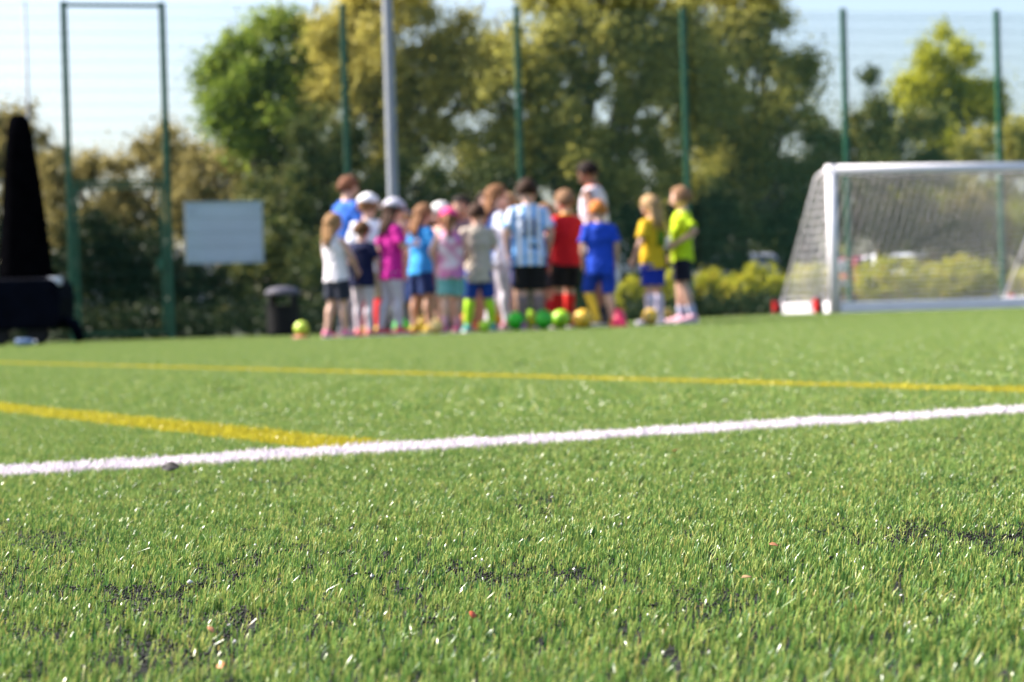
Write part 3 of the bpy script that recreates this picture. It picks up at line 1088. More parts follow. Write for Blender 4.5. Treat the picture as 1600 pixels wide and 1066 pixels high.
    if hair in ('long', 'pony', 'tied'):
        r0 = hs * h
        if hair == 'long':
            for q_ in range(9):
                sx = -0.60 + 0.15 * q_
                ll = 2.0 + 0.45 * math.sin(q_ * 2.3 + px)
                kx = 0.10 * math.sin(q_ * 1.7 + px)
                tube(bm, [hp(sx * 1.0, -0.60 + 0.25 * abs(sx), 0.25), hp(sx * 1.15 + kx, -0.86 + 0.3 * abs(sx), -0.5), hp(sx * 1.05 + kx, -0.88 + 0.15 * abs(sx), -1.25), hp(sx * 0.9 - kx, -0.98, -ll)],
                     [(0.17 * r0, 0.22 * r0), (0.16 * r0, 0.18 * r0), (0.14 * r0, 0.15 * r0), (0.03 * r0, 0.04 * r0)], 7)
        elif hair == 'pony':
            tube(bm, [hp(0, -0.82, 0.40), hp(0, -1.20, 0.28), hp(0, -1.30, -0.4), hp(0, -1.12, -1.2), hp(0.05, -1.08, -1.8)],
                 [0.14 * r0, 0.24 * r0, 0.26 * r0, 0.20 * r0, 0.06 * r0], 10)
        else:
            ball_bm(bm, hp(0, -0.95, -0.1), 0.34 * r0, 10, 8)
    o = from_bm('hair', bm, Mh, root, True)
    sm = o.modifiers.new('thick', 'SOLIDIFY'); sm.thickness = 0.006; sm.offset = 1
    ds = o.modifiers.new('strand', 'DISPLACE'); ds.texture = TEXH; ds.strength = 0.022; ds.texture_coords = 'LOCAL'
    # cap
    if cap:
        cc, back = cap
        Mc = cloth('cap_cloth', cc)
        bm = bmesh.new()
        vs = bmesh.ops.create_uvsphere(bm, u_segments=22, v_segments=14, radius=1.0)['verts']
        dele = []
        for w in vs:
            if w.co.z < 0.10: dele.append(w)
            w.co = hp(w.co.x * 0.97, w.co.y * 1.15 - 0.03, w.co.z * 1.10 + 0.14)
        bmesh.ops.delete(bm, geom=dele, context='VERTS')
        o = from_bm('cap', bm, Mc, root, True)
        sm = o.modifiers.new('thick', 'SOLIDIFY'); sm.thickness = 0.005; sm.offset = 1
        sy = -1 if back else 1
        bm = bmesh.new()
        top_, bot_ = [], []
        for k in range(13):
            a_ = -1.05 + 2.1 * k / 12
            for r_, lst in ((0.93, top_), (1.62, bot_)):
                rr_ = r_ if r_ < 1 else 0.98 + 0.66 * math.cos(a_ * 0.9) ** 0.8
                lst.append(bm.verts.new(hp(math.sin(a_) * rr_ * 0.9, sy * math.cos(a_) * rr_ * 1.05, 0.26 - 0.22 * (rr_ - 0.93))))
        for k in range(12): bm.faces.new((top_[k], bot_[k], bot_[k + 1], top_[k + 1]))
        b2 = from_bm('brim', bm, Mc, o, True)
        sm = b2.modifiers.new('thick', 'SOLIDIFY'); sm.thickness = 0.006
    # shirt
    if shirt is not None:
        Ms = shirt if not isinstance(shirt, tuple) else cloth('shirt_cloth', shirt)
        bm = bmesh.new()
        Tn = [((0, 0, hem), (0.118, 0.086)), ((0, 0.002, 0.50), (0.113, 0.083)), ((0, 0.004, 0.60), (0.105, 0.077)), ((0, 0.003, 0.70), (0.113, 0.083)),
              ((0, -0.003, 0.765), (sh_w * 1.10, 0.074)), ((0, -0.007, sh_z + 0.014), (sh_w * 0.80, 0.056)), ((0, -0.006, sh_z + 0.030), (0.052, 0.048))]
        tube(bm, [ln(v(*p)) for p, _ in Tn], [(a * h, b * h) for _, (a, b) in Tn], 22)
        if sleeve != 'none':
            for (s0, el, wr), sgn in zip(arm_pts, (1, -1)):
                c0 = ln(v(sgn * sh_w * 0.6, -0.005, sh_z - 0.016))
                if sleeve == 'short':
                    tube(bm, [c0, s0, s0 + (el - s0) * 0.35, s0 + (el - s0) * 0.78], [0.046 * h, 0.046 * h, 0.045 * h, 0.049 * h], 14)
                else:
                    tube(bm, [c0, s0, s0 + (el - s0) * 0.5, el, wr], [0.046 * h, 0.044 * h, 0.038 * h, 0.032 * h, 0.026 * h], 14)
        o = from_bm('shirt', bm, Ms, root); remesh(o, 0.0075, 2, 0.030)
        if shirt_trim:
            bm = bmesh.new()
            tube(bm, [ln(v(0, -0.006, sh_z + 0.024)), ln(v(0, -0.005, sh_z + 0.040))], [(0.056 * h, 0.052 * h), (0.046 * h, 0.044 * h)], 18)
            from_bm('collar', bm, cloth('collar_cloth', shirt_trim), root, True)
        if number:
            txt, nc = number
            bm = bmesh.new()
            zc = 0.665
            strokes = {'1': [((0, -1), (0, 1))], '0': [((-0.45, -0.7), (-0.45, 0.7)), ((0.45, -0.7), (0.45, 0.7)), ((-0.45, 0.7), (0, 1)), ((0, 1), (0.45, 0.7)), ((-0.45, -0.7), (0, -1)), ((0, -1), (0.45, -0.7))]}
            for ci, ch in enumerate(txt):
                ox = (ci - (len(txt) - 1) / 2) * 0.062
                for (ax, az), (bx, bz) in strokes[ch]:
                    A_ = Vector((ox + ax * 0.034, 0, zc + az * 0.062)); B_ = Vector((ox + bx * 0.034, 0, zc + bz * 0.062))
                    pts = []
                    for q in range(5):
                        c_ = A_.lerp(B_, q / 4)
                        # follow the curve of the back
                        t_ = (c_.z - 0.60) / 0.165
                        wy = 0.081 + 0.006 * math.sin(max(0, min(1, t_)) * PI)
                        yb_ = -wy * math.sqrt(max(0.05, 1 - (c_.x / 0.113) ** 2)) - 0.003
                        pts.append(ln(v(c_.x, yb_, c_.z)))
                    tube(bm, pts, [(0.011 * h, 0.008 * h)] * 5, 8)
            from_bm('shirt_number', bm, cloth('number_print', nc), root, True)
    # shorts / leggings / trousers
    kind, bc = bottom
    Mb = cloth('bottom_cloth', bc)
    bm = bmesh.new()
    tube(bm, [v(0, 0, 0.425), v(0, 0, 0.49), v(0, 0.002, 0.56)], [(0.092 * h, 0.072 * h), (0.106 * h, 0.080 * h), (0.094 * h, 0.070 * h)], 18)
    for sgn, (kn, an) in zip((1, -1), legs):
        kn, an = v(*kn), v(*an); hip = v(0.052 * sgn, 0, 0.47); sh = an - kn
        if kind == 'shorts':
            tube(bm, [hip, hip + (kn - hip) * 0.4, hip + (kn - hip) * 0.80], [0.068 * h, 0.066 * h, 0.067 * h], 14)
        elif kind == 'long shorts':
            tube(bm, [hip, hip + (kn - hip) * 0.5, kn], [0.066 * h, 0.062 * h, 0.056 * h], 14)
        else:
            ex = 0.004 if kind == 'leggings' else 0.014
            tube(bm, [hip, hip + (kn - hip) * 0.45, kn, kn + sh * 0.3 + Vector((0, -0.008 * h, 0)), kn + sh * 0.65, an + sh.normalized() * 0.01 * h],
                 [(0.058 + ex) * h, (0.051 + ex) * h, (0.036 + ex) * h, (0.038 + ex) * h, (0.029 + ex) * h, (0.023 + ex) * h], 14)
    o = from_bm('shorts' if 'shorts' in kind else kind, bm, Mb, root); remesh(o, 0.007, 2, 0.010)
    # socks, shoes
    Mshoe = cloth('shoe', shoe_c, 0.5); Msole = M_wht
    for i, ((an, sd, fd), (kn, _)) in enumerate(zip(foot_dirs, legs)):
        kn = v(*kn)
        if socks and not (len(socks) > 2 and i == 0):      # with a third entry the right leg is bare
            sc_, sl_ = socks[:2]
            sh = an - kn
            bm = bmesh.new()
            a0 = 1 - sl_
            P_ = [kn + sh * (a0 + (1 - a0) * k / 4) for k in range(5)]
            R_ = []
            for k in range(5):
                u = a0 + (1 - a0) * k / 4
                R_.append((0.041 if u < 0.45 else 0.041 - (u - 0.45) / 0.55 * 0.016) * h)
            P_ = [p + Vector((0, -0.006 * h * (1 - abs(0.4 - (a0 + (1 - a0) * k / 4))), 0)) for k, p in enumerate(P_)]
            tube(bm, P_ + [an + sd * 0.02 * h], R_ + [0.026 * h], 14)
            from_bm('sock', bm, cloth('sock_knit', sc_), root, True)
        bm = bmesh.new()
        ft = an - Vector((0, 0, 0.022 * h))
        dn = Vector((0, 0, -1))
        tube(bm, [ft - fd * 0.042 * h + dn * 0.004 * h, ft - fd * 0.02 * h, ft + fd * 0.03 * h + dn * 0.004 * h, ft + fd * 0.075 * h + dn * 0.012 * h, ft + fd * 0.118 * h + dn * 0.016 * h, ft + fd * 0.128 * h + dn * 0.018 * h],
             [(0.018 * h, 0.020 * h), (0.029 * h, 0.028 * h), (0.033 * h, 0.026 * h), (0.036 * h, 0.018 * h), (0.028 * h, 0.013 * h), (0.014 * h, 0.008 * h)], 14)
        tube(bm, [ft + Vector((0, 0, 0.0)), an + Vector((0, 0, 0.012 * h))], [0.029 * h, 0.029 * h], 12)
        so_ = from_bm('shoe', bm, Mshoe, root, True)
        bm = bmesh.new()
        zb_ = ft.z - 0.027 * h
        ring = []
        for k in range(20):
            a_ = 2 * PI * k / 20
            f_ = math.cos(a_); s_ = math.sin(a_)
            ring.append(ft + fd * (0.043 * h + f_ * 0.09 * h) + Vector((fd.y, -fd.x, 0)) * (s_ * 0.034 * h * (1 + 0.15 * f_)))
        lo_ = [bm.verts.new((p.x, p.y, zb_ - 0.008 * h)) for p in ring]; hi_ = [bm.verts.new((p.x, p.y, zb_ + 0.010 * h)) for p in ring]
        for k in range(20): bm.faces.new((lo_[k], lo_[(k + 1) % 20], hi_[(k + 1) % 20], hi_[k]))
        bm.faces.new(lo_[::-1]); bm.faces.new(hi_)
        from_bm('sole', bm, Msole, so_)
    return root


D = math.radians
HIP_R = ((0.165, -0.03, 0.66), (0.105, 0.045, 0.555))       # hand on hip (right)
HIP_L = ((-0.165, -0.03, 0.66), (-0.105, 0.045, 0.555))
FWD_R = ((0.14, 0.03, 0.65), (0.085, 0.145, 0.68))
FWD_L = ((-0.14, 0.03, 0.65), (-0.085, 0.145, 0.68))
DN_R = ((0.152, 0.0, 0.64), (0.150, 0.07, 0.515))
DN_L = ((-0.152, 0.0, 0.64), (-0.150, 0.07, 0.515))
STEP = [((0.050, 0.03, 0.268), (0.056, 0.03, 0.05)), ((-0.052, -0.01, 0.268), (-0.06, -0.07, 0.05))]
WIDE = [((0.075, 0.01, 0.265), (0.098, -0.01, 0.05)), ((-0.075, 0.005, 0.265), (-0.10, 0.0, 0.05))]

person(526, 19.3, 334, 527, D(-40), 'girl with long fair hair in a white vest and navy shorts, leftmost of the group', hair='long', hair_c=(0.30, 0.17, 0.08),
       shirt=(0.78, 0.73, 0.80), sleeve='none', bottom=('shorts', (0.022, 0.026, 0.045)), shoe_c=(0.75, 0.22, 0.35), arms=[((0.15, 0.04, 0.64), (0.12, 0.12, 0.53)), FWD_L], legs=STEP, lean=-0.05)
person(547, 21.4, 276, 521, D(-55), 'tall person with auburn hair in a royal blue t-shirt standing behind the white cap', skin='fair', hair='tied', hair_c=(0.16, 0.065, 0.035),
       shirt=(0.03, 0.13, 0.55), bottom=('trousers', (0.03, 0.035, 0.06)), shoe_c=(0.1, 0.1, 0.12), adult=True, group='adults with the children', arms=[FWD_R, FWD_L])
person(578, 20.6, 304, 521, D(-20), 'child in a white baseball cap and white t-shirt with red socks', hair='short', hair_c=(0.2, 0.1, 0.05), cap=((0.85, 0.82, 0.86), False),
       shirt=(0.72, 0.74, 0.84), bottom=('long shorts', (0.32, 0.26, 0.18)), socks=((0.5, 0.015, 0.015), 0.95), shoe_c=(0.55, 0.4, 0.06))
person(567, 19.45, 346, 526, D(-25), 'small child in a dark navy t-shirt and pale grey leggings', hair='short', hair_c=(0.13, 0.065, 0.03),
       shirt=(0.008, 0.012, 0.055), bottom=('leggings', (0.62, 0.57, 0.64)), shoe_c=(0.75, 0.20, 0.2), arms=[DN_R, FWD_L], hem=0.43)
person(611, 19.4, 311, 522, D(-62), 'girl in a pale grey cap and magenta top with lilac leggings', hair='long', hair_c=(0.045, 0.022, 0.015), cap=((0.50, 0.48, 0.56), False),
       shirt=(0.52, 0.015, 0.27), bottom=('leggings', (0.52, 0.48, 0.58)), shoe_c=(0.7, 0.10, 0.12), arms=[FWD_R, ((-0.165, -0.02, 0.65), (-0.15, 0.05, 0.52))], hem=0.41, legs=STEP, lean=0.06)
person(634, 20.9, 336, 520, D(170), 'child mostly hidden behind the magenta girl, in a peach top and blue shorts', hair='short', hair_c=(0.3, 0.16, 0.07),
       shirt=(0.60, 0.34, 0.26), bottom=('long shorts', (0.15, 0.25, 0.62)), socks=((0.3, 0.28, 0.4), 0.8), shoe_c=(0.1, 0.3, 0.1))
person(657, 19.8, 319, 518, D(-50), 'child with long light brown hair in a bright sky blue t-shirt', skin='tan', hair='long', hair_c=(0.20, 0.10, 0.05),
       shirt=(0.035, 0.30, 0.72), bottom=('shorts', (0.012, 0.03, 0.12)), shoe_c=(0.55, 0.38, 0.03), arms=[FWD_R, DN_L], legs=WIDE, lean=0.10)
person(697, 20.9, 317, 518, D(150), 'fair child facing the camera behind the pink cap, wearing a white sun hat', hair='short', hair_c=(0.5, 0.26, 0.1), cap=((0.75, 0.72, 0.72), True),
       shirt=(0.62, 0.36, 0.30), bottom=('shorts', (0.3, 0.1, 0.1)), shoe_c=(0.1, 0.1, 0.1))
person(704, 19.3, 326, 521, D(12), 'girl in a hot pink cap, patterned pink top and teal shorts with her back turned', hair='pony', hair_c=(0.22, 0.10, 0.05), cap=((0.75, 0.05, 0.22), False),
       shirt=blotch_mat('pink_pattern', [(0.35, (0.40, 0.16, 0.52)), (0.5, (0.66, 0.20, 0.38)), (0.66, (0.78, 0.62, 0.72))], 7), sleeve='none',
       bottom=('shorts', (0.16, 0.40, 0.40)), socks=((0.70, 0.36, 0.44), 0.35), shoe_c=(0.75, 0.15, 0.3), arms=[HIP_R, HIP_L], hem=0.44, legs=[((0.058, 0.03, 0.268), (0.05, 0.05, 0.05)), ((-0.056, -0.01, 0.268), (-0.075, -0.05, 0.05))])
person(727, 20.9, 307, 518, D(160), 'dark-haired child facing the camera between the pink and beige tops', skin='tan', hair='short', hair_c=(0.02, 0.014, 0.012),
       shirt=(0.25, 0.16, 0.18), bottom=('shorts', (0.05, 0.05, 0.06)), shoe_c=(0.6, 0.12, 0.05))
person(748, 19.5, 318, 521, D(8), 'boy in a long beige top, blue shorts and neon yellow-green socks with his back turned', hair='short', hair_c=(0.05, 0.025, 0.016),
       shirt=(0.46, 0.40, 0.34), bottom=('long shorts', (0.012, 0.05, 0.28)), socks=((0.42, 0.72, 0.03), 0.92), shoe_c=(0.05, 0.35, 0.32), hem=0.38, legs=WIDE, arms=[FWD_R, FWD_L], lean=0.08)
person(762, 21.2, 300, 518, D(185), 'dark-haired child at the back between the beige top and the long-haired girl', skin='fair', hair='short', hair_c=(0.03, 0.018, 0.014),
       shirt=(0.12, 0.10, 0.14), bottom=('shorts', (0.04, 0.04, 0.05)), shoe_c=(0.6, 0.5, 0.05))
person(778, 20.0, 290, 517, D(-68), 'tall girl with long brown hair in a blue and white top and white leggings', hair='long', hair_c=(0.20, 0.095, 0.045),
       shirt=stripe_mat('blue_white_bib', (0.70, 0.72, 0.84), (0.03, 0.10, 0.38), 14), sleeve='short', bottom=('leggings', (0.66, 0.62, 0.70)), shoe_c=(0.45, 0.2, 0.25), arms=[FWD_R, DN_L], legs=STEP)
person(803, 21.0, 303, 517, D(140), 'fair child looking out behind the striped shirt, in a blue bib', hair='short', hair_c=(0.32, 0.18, 0.09),
       shirt=(0.05, 0.14, 0.48), bottom=('shorts', (0.03, 0.05, 0.2)), shoe_c=(0.3, 0.1, 0.3))
person(827, 19.6, 279, 516, D(3), 'boy in a sky blue and white striped football shirt, back turned', skin='fair', hair='short', hair_c=(0.035, 0.017, 0.010),
       shirt=stripe_mat('sky_stripes', (0.16, 0.40, 0.78), (0.70, 0.74, 0.84), 62), bottom=('long shorts', (0.010, 0.010, 0.012)), socks=((0.20, 0.15, 0.15), 0.8), shoe_c=(0.45, 0.12, 0.35),
       number=('11', (0.015, 0.015, 0.05)), hem=0.42, arms=[((0.15, -0.01, 0.64), (0.13, 0.07, 0.53)), ((-0.15, -0.01, 0.64), (-0.14, 0.06, 0.52))])
person(862, 21.0, 318, 515, D(120), 'brown-haired child half hidden behind the red shirt, in a maroon top', skin='tan', hair='short', hair_c=(0.22, 0.12, 0.06),
       shirt=(0.25, 0.03, 0.04), bottom=('shorts', (0.03, 0.03, 0.04)), socks=((0.45, 0.02, 0.03), 0.8), shoe_c=(0.5, 0.03, 0.03))
person(885, 20.0, 298, 514, D(35), 'boy in a red shirt with a yellow collar, black shorts and red socks', hair='short', hair_c=(0.22, 0.12, 0.065),
       shirt=(0.60, 0.012, 0.018), bottom=('shorts', (0.012, 0.012, 0.014)), socks=((0.62, 0.02, 0.015), 0.92), shoe_c=(0.55, 0.03, 0.03), shirt_trim=(0.6, 0.42, 0.05), arms=[DN_R, FWD_L])
person(935, 20.9, 252, 515, D(66), 'tall coach in a white sleeveless vest with red trim facing left over the children', skin='brown', hair='short', hair_c=(0.014, 0.007, 0.006),
       shirt=(0.60, 0.55, 0.62), sleeve='none', bottom=('long shorts', (0.05, 0.06, 0.09)), socks=((0.04, 0.04, 0.05), 0.3), shoe_c=(0.05, 0.05, 0.06), adult=True,
       group='adults with the children', shirt_trim=(0.6, 0.12, 0.04), arms=[FWD_R, ((-0.155, -0.075, 0.67), (-0.135, 0.03, 0.58))], lean=0.10, face_down=0.40)
person(938, 19.4, 313, 512, D(4), 'ginger boy in a royal blue shirt and shorts with one yellow sock, back turned', hair='short', hair_c=(0.50, 0.17, 0.04),
       shirt=(0.010, 0.055, 0.46), bottom=('long shorts', (0.010, 0.045, 0.36)), socks=((0.72, 0.46, 0.04), 0.92, 'left'), shoe_c=(0.65, 0.45, 0.04), hem=0.41,
       legs=[((0.062, 0.0, 0.265), (0.085, -0.02, 0.05)), ((-0.095, 0.07, 0.285), (-0.045, -0.05, 0.075))])
person(1020, 20.0, 306, 508, D(50), 'blonde girl in a yellow football shirt with a green number and blue shorts', hair='long', hair_c=(0.38, 0.24, 0.12),
       shirt=(0.62, 0.40, 0.015), bottom=('shorts', (0.012, 0.035, 0.36)), socks=((0.66, 0.58, 0.70), 0.85), shoe_c=(0.55, 0.5, 0.6), number=('10', (0.06, 0.24, 0.03)), arms=[DN_R, DN_L], hem=0.43)
person(1066, 20.2, 293, 508, D(78), 'boy in a neon yellow-green t-shirt, hand on his hip, rightmost of the group', hair='short', hair_c=(0.24, 0.13, 0.07),
       shirt=(0.46, 0.62, 0.012), bottom=('shorts', (0.010, 0.010, 0.022)), socks=((0.42, 0.45, 0.62), 0.35), shoe_c=(0.72, 0.40, 0.48), arms=[DN_R, ((-0.150, -0.115, 0.665), (-0.125, 0.03, 0.585))], legs=STEP, hem=0.45)

# ------------------------------------------------------------------ footballs
def football_mat(name, c1, c2):
    m, nt, out = new_mat(name)
    b = nt.nodes.new('ShaderNodeBsdfPrincipled'); b.inputs['Roughness'].default_value = 0.4
    tc = nt.nodes.new('ShaderNodeTexCoord'); vo = nt.nodes.new('ShaderNodeTexVoronoi'); vo.inputs['Scale'].default_value = 13
    vo.feature = 'F1'
    nt.links.new(tc.outputs['Object'], vo.inputs['Vector'])
    r = nt.nodes.new('ShaderNodeValToRGB'); r.color_ramp.interpolation = 'CONSTANT'
    r.color_ramp.elements[0].color = (*c2, 1); r.color_ramp.elements[1].position = 0.27; r.color_ramp.elements[1].color = (*c1, 1)
    nt.links.new(vo.outputs['Distance'], r.inputs[0]); nt.links.new(r.outputs[0], b.inputs['Base Color']); nt.links.new(b.outputs[0], out.inputs[0])
    return m


def football(px, Y, r, c1, c2, label, z=0.0, x=None):
    if x is None: x, _ = W(px, 505, Y)
    bm = bmesh.new()
    bmesh.ops.create_icosphere(bm, subdivisions=4, radius=r)
    # panel seams pressed in along an icosahedron's edges
    ico = bmesh.new(); bmesh.ops.create_icosphere(ico, subdivisions=1, radius=1)
    dirs = [w.co.normalized() for w in ico.verts]; ico.free()
    for w in bm.verts:
        n = w.co.normalized()
        ds = sorted(((n - d_).length for d_ in dirs))
        if ds[1] - ds[0] < 0.05: w.co *= 0.985
    o = from_bm('football', bm, football_mat('football', c1, c2), None, True)
    o.location = (x, Y, G(x, Y) + r + 0.004 + z)
    o.rotation_euler = (random.random() * 3, random.random() * 3, random.random() * 3)
    return tag(o, label, 'ball', 'footballs among the children')


LIME, LIME2 = (0.40, 0.72, 0.03), (0.10, 0.35, 0.02)
GRN, GRN2 = (0.04, 0.60, 0.02), (0.02, 0.30, 0.02)
YEL, YEL2 = (0.75, 0.46, 0.04), (0.55, 0.28, 0.02)
football(627, 20.0, 0.085, GRN, GRN2, 'bright green football beside the magenta girl\'s shoes')
football(681, 19.1, 0.075, (0.85, 0.58, 0.22), YEL, 'small pale yellow football at the pink-capped girl\'s feet')
football(661, 20.4, 0.095, (0.55, 0.36, 0.02), (0.4, 0.22, 0.02), 'mustard yellow football behind the sky blue t-shirt child')
football(726, 20.0, 0.095, (0.50, 0.10, 0.02), (0.3, 0.28, 0.03), 'orange-red football between the pink girl and the neon socks')
football(778, 20.3, 0.09, (0.55, 0.24, 0.02), (0.4, 0.1, 0.02), 'orange football behind the white leggings')
football(807, 19.6, 0.098, GRN, GRN2, 'green football just right of the white leggings')
football(827, 20.3, 0.092, LIME, LIME2, 'lime football with a yellow tint at the striped boy\'s feet', z=0.02)
football(850, 19.5, 0.100, (0.05, 0.52, 0.03), GRN2, 'deep green football right of the striped boy\'s feet', z=0.0)
football(877, 19.7, 0.098, LIME, GRN, 'light lime football in front of the red socks')
football(911, 19.1, 0.095, YEL, YEL2, 'golden yellow football by the yellow-socked boy')
football(1017, 19.5, 0.085, YEL, (0.6, 0.5, 0.3), 'yellow football at the blonde girl\'s feet')
football(757, 19.2, 0.06, LIME, (0.5, 0.4, 0.03), 'small lime ball by the beige boy\'s right shoe')
football(1044, 20.6, 0.085, (0.35, 0.3, 0.05), (0.3, 0.02, 0.02), 'dull mustard football between the yellow and neon shirts')
football(891, 20.5, 0.085, (0.75, 0.62, 0.70), (0.5, 0.03, 0.12), 'white and pink football beside the lime one')
# lone ball on a red marker disc
YBALL = 21.0
x, _ = W(471, 515, YBALL)
M_mark = mat('marker_red', (0.40, 0.12, 0.08), 0.5, var=0.1)
bm = bmesh.new(); tube(bm, [(0, 0, 0.0), (0, 0, 0.006), (0, 0, 0.030), (0, 0, 0.034)], [0.105, 0.10, 0.06, 0.045], 22)
o = from_bm('marker_disc', bm, M_mark, None, True); o.location = (x, YBALL, G(x, YBALL) + 0.004)
tag(o, 'dull red marker disc under the lone lime ball', 'marker disc')
football(471, YBALL, 0.080, (0.50, 0.66, 0.06), (0.36, 0.55, 0.05), 'lone lime-yellow football resting on a red disc left of the group', z=0.022)
# pink cone
x, _ = W(967, 500, 19.3)
bm = bmesh.new()
tube(bm, [(0, 0, 0), (0, 0, 0.012), (0, 0, 0.013), (0, 0, 0.15), (0, 0, 0.175), (0, 0, 0.18)], [0.105, 0.105, 0.085, 0.052, 0.038, 0.02], 24)
o = from_bm('marker_cone', bm, mat('cone_pink', (0.75, 0.03, 0.10), 0.45), None, True); o.location = (x, 19.3, G(x, 19.3) + 0.004)
tag(o, 'small bright pink marker cone by the ginger boy\'s right foot', 'cone')

# ------------------------------------------------------------------ foliage
def leaves(C, R3, n, size, up=0.35, surf=0.5):
    """n leaf quads round clump centres C (k,3) with radii R3 (k,)"""
    k = len(C)
    ci = RNG.integers(0, k, n)
    d = RNG.normal(0, 1, (n, 3)); d /= np.linalg.norm(d, axis=1)[:, None]
    r = np.abs(RNG.normal(0, 0.58, n))
    Pp = C[ci] + d * (r * R3[ci])[:, None]
    nn = RNG.normal(0, 1, (n, 3)); nn[:, 2] += up * 2
    nn /= np.linalg.norm(nn, axis=1)[:, None]
    a = np.cross(nn, RNG.normal(0, 1, (n, 3))); a /= np.linalg.norm(a, axis=1)[:, None]
    b = np.cross(nn, a)
    s = size * RNG.uniform(0.6, 1.35, n)[:, None]
    V = np.stack([Pp - a * s * 0.6, Pp + b * s * 0.32 + nn * s * 0.08, Pp + a * s * 0.6, Pp - b * s * 0.32 + nn * s * 0.08], 1).reshape(-1, 3)
    Q = np.arange(n * 4).reshape(-1, 4)
    ct = RNG.uniform(-0.22, 0.22, k)
    t = np.clip(RNG.normal(0.5, 0.17, n) + ct[ci], 0, 1)
    return V, Q, np.repeat(t, 4)


M_bark = mat('bark', (0.085, 0.065, 0.05), 0.9, var=0.35, scale=12, bump=0.5)
LM = {
    'copper': leaf_mat('leaf_copper', [(0, (0.13, 0.115, 0.040)), (0.5, (0.265, 0.220, 0.075)), (1, (0.40, 0.335, 0.13))], trans=0.48, gloss=0.012, rough=0.5),
    'green': leaf_mat('leaf_green', [(0, (0.05, 0.095, 0.016)), (0.5, (0.17, 0.25, 0.034)), (1, (0.38, 0.43, 0.06))], trans=0.48, gloss=0.012, rough=0.5),
    'yellow': leaf_mat('leaf_yellow', [(0, (0.22, 0.20, 0.040)), (0.5, (0.48, 0.42, 0.090)), (1, (0.64, 0.56, 0.16))], trans=0.48, gloss=0.012, rough=0.5),
    'olive': leaf_mat('leaf_olive', [(0, (0.12, 0.135, 0.032)), (0.5, (0.34, 0.33, 0.070)), (1, (0.56, 0.50, 0.12))], trans=0.48, gloss=0.012, rough=0.5),
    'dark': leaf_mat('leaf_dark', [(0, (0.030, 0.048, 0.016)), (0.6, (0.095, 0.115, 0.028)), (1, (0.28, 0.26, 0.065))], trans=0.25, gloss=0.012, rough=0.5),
    'bright': leaf_mat('leaf_bright', [(0, (0.18, 0.21, 0.016)), (0.5, (0.38, 0.40, 0.03)), (1, (0.52, 0.50, 0.05))], trans=0.48, gloss=0.012, rough=0.5),
    'deep': leaf_mat('leaf_deep_shade', [(0, (0.007, 0.014, 0.006)), (0.7, (0.020, 0.032, 0.010)), (0.92, (0.045, 0.060, 0.015)), (1, (0.11, 0.10, 0.03))], trans=0.2, gloss=0.01, rough=0.5),  # shade of the surrounding trees put into the leaf colour
    'hedge': leaf_mat('leaf_hedge', [(0, (0.14, 0.19, 0.016)), (0.45, (0.42, 0.43, 0.03)), (0.85, (0.62, 0.55, 0.04)), (1, (0.60, 0.32, 0.07))], trans=0.48, gloss=0.012, rough=0.5),
}


def plant(name, label, cat, lobes, Y, kind, base_px, leaf=0.085, lai=6.4, clump=0.46, group=None, gap=0.15, trunk_r=0.13, part='crown', stems=1):
    """lobes: photo-pixel ellipses (cx, cy, rx, ry) turned into solid crown lobes of real size at depth Y"""
    bx, _ = W(base_px, 500, Y)
    gz = G(bx, Y)
    root = empty(name, (bx, Y, gz), 0, label, cat, group)
    C, R3 = [], []
    N = 0
    tops = []
    for li, (cx, cy, rx, ry) in enumerate(lobes):
        X, Z = W(cx, cy, Y); ax, az = rx / F * Y, ry / F * Y
        ay = 0.5 * (ax + az) * 1.05
        yo = random.uniform(-0.4, 0.4) * ay
        nc = max(8, int(ax * az * ay / (clump ** 3) * 1.9))
        d = RNG.normal(0, 1, (nc, 3)); d /= np.linalg.norm(d, axis=1)[:, None]
        r = RNG.random(nc) ** 0.40
        keep = RNG.random(nc) > gap
        d, r = d[keep], r[keep]
        c = np.array([X - bx, yo, Z - gz]) + d * r[:, None] * np.array([ax, ay, az]) * 0.92
        C.append(c); R3.append(clump * RNG.uniform(0.55, 1.25, len(c)))
        N += int(lai * PI * ax * az * 1.1 / (leaf * leaf * 0.384))
        tops.append(Vector((X - bx, yo, Z - gz)))
    C = np.concatenate(C); R3 = np.concatenate(R3)
    m = C[:, 2] > 0.1
    C, R3 = C[m], R3[m]
    V, Q, t = leaves(C, R3, N, leaf)
    V[:, 2] = np.maximum(V[:, 2], 0.0)
    link(part, np_mesh(part, V, Q, t), LM[kind], root)
    # trunk and limbs
    bm = bmesh.new()
    zmid = max(0.3, min(p.z for p in tops) * 0.8)
    for s_ in range(stems):
        ox = (s_ - (stems - 1) / 2) * 0.35
        fork = Vector((ox * 0.6, 0, zmid))
        tube(bm, [(ox, 0, -0.1), (ox * 0.9, 0.03, zmid * 0.5), fork], [trunk_r * 1.25, trunk_r, trunk_r * 0.85], 12)
        for k, p in enumerate(tops):
            if k % stems != s_: continue
            mid = fork.lerp(p, 0.5) + Vector((random.uniform(-.2, .2), random.uniform(-.2, .2), 0.1))
            tube(bm, [fork - Vector((0, 0, 0.05)), mid, p, p + (p - mid) * 0.5], [trunk_r * 0.6, trunk_r * 0.42, trunk_r * 0.22, trunk_r * 0.06], 8)
            for q in range(7):
                e = C[RNG.integers(0, len(C))]
                e = Vector(e)
                if (e - p).length < 1.8:
                    tube(bm, [mid, mid.lerp(e, 0.5) + Vector((0, 0, 0.1)), e], [trunk_r * 0.2, trunk_r * 0.13, trunk_r * 0.04], 5)
    from_bm('trunk' if name != 'hedge_bush' else 'stem', bm, M_bark, root, True)
    return root


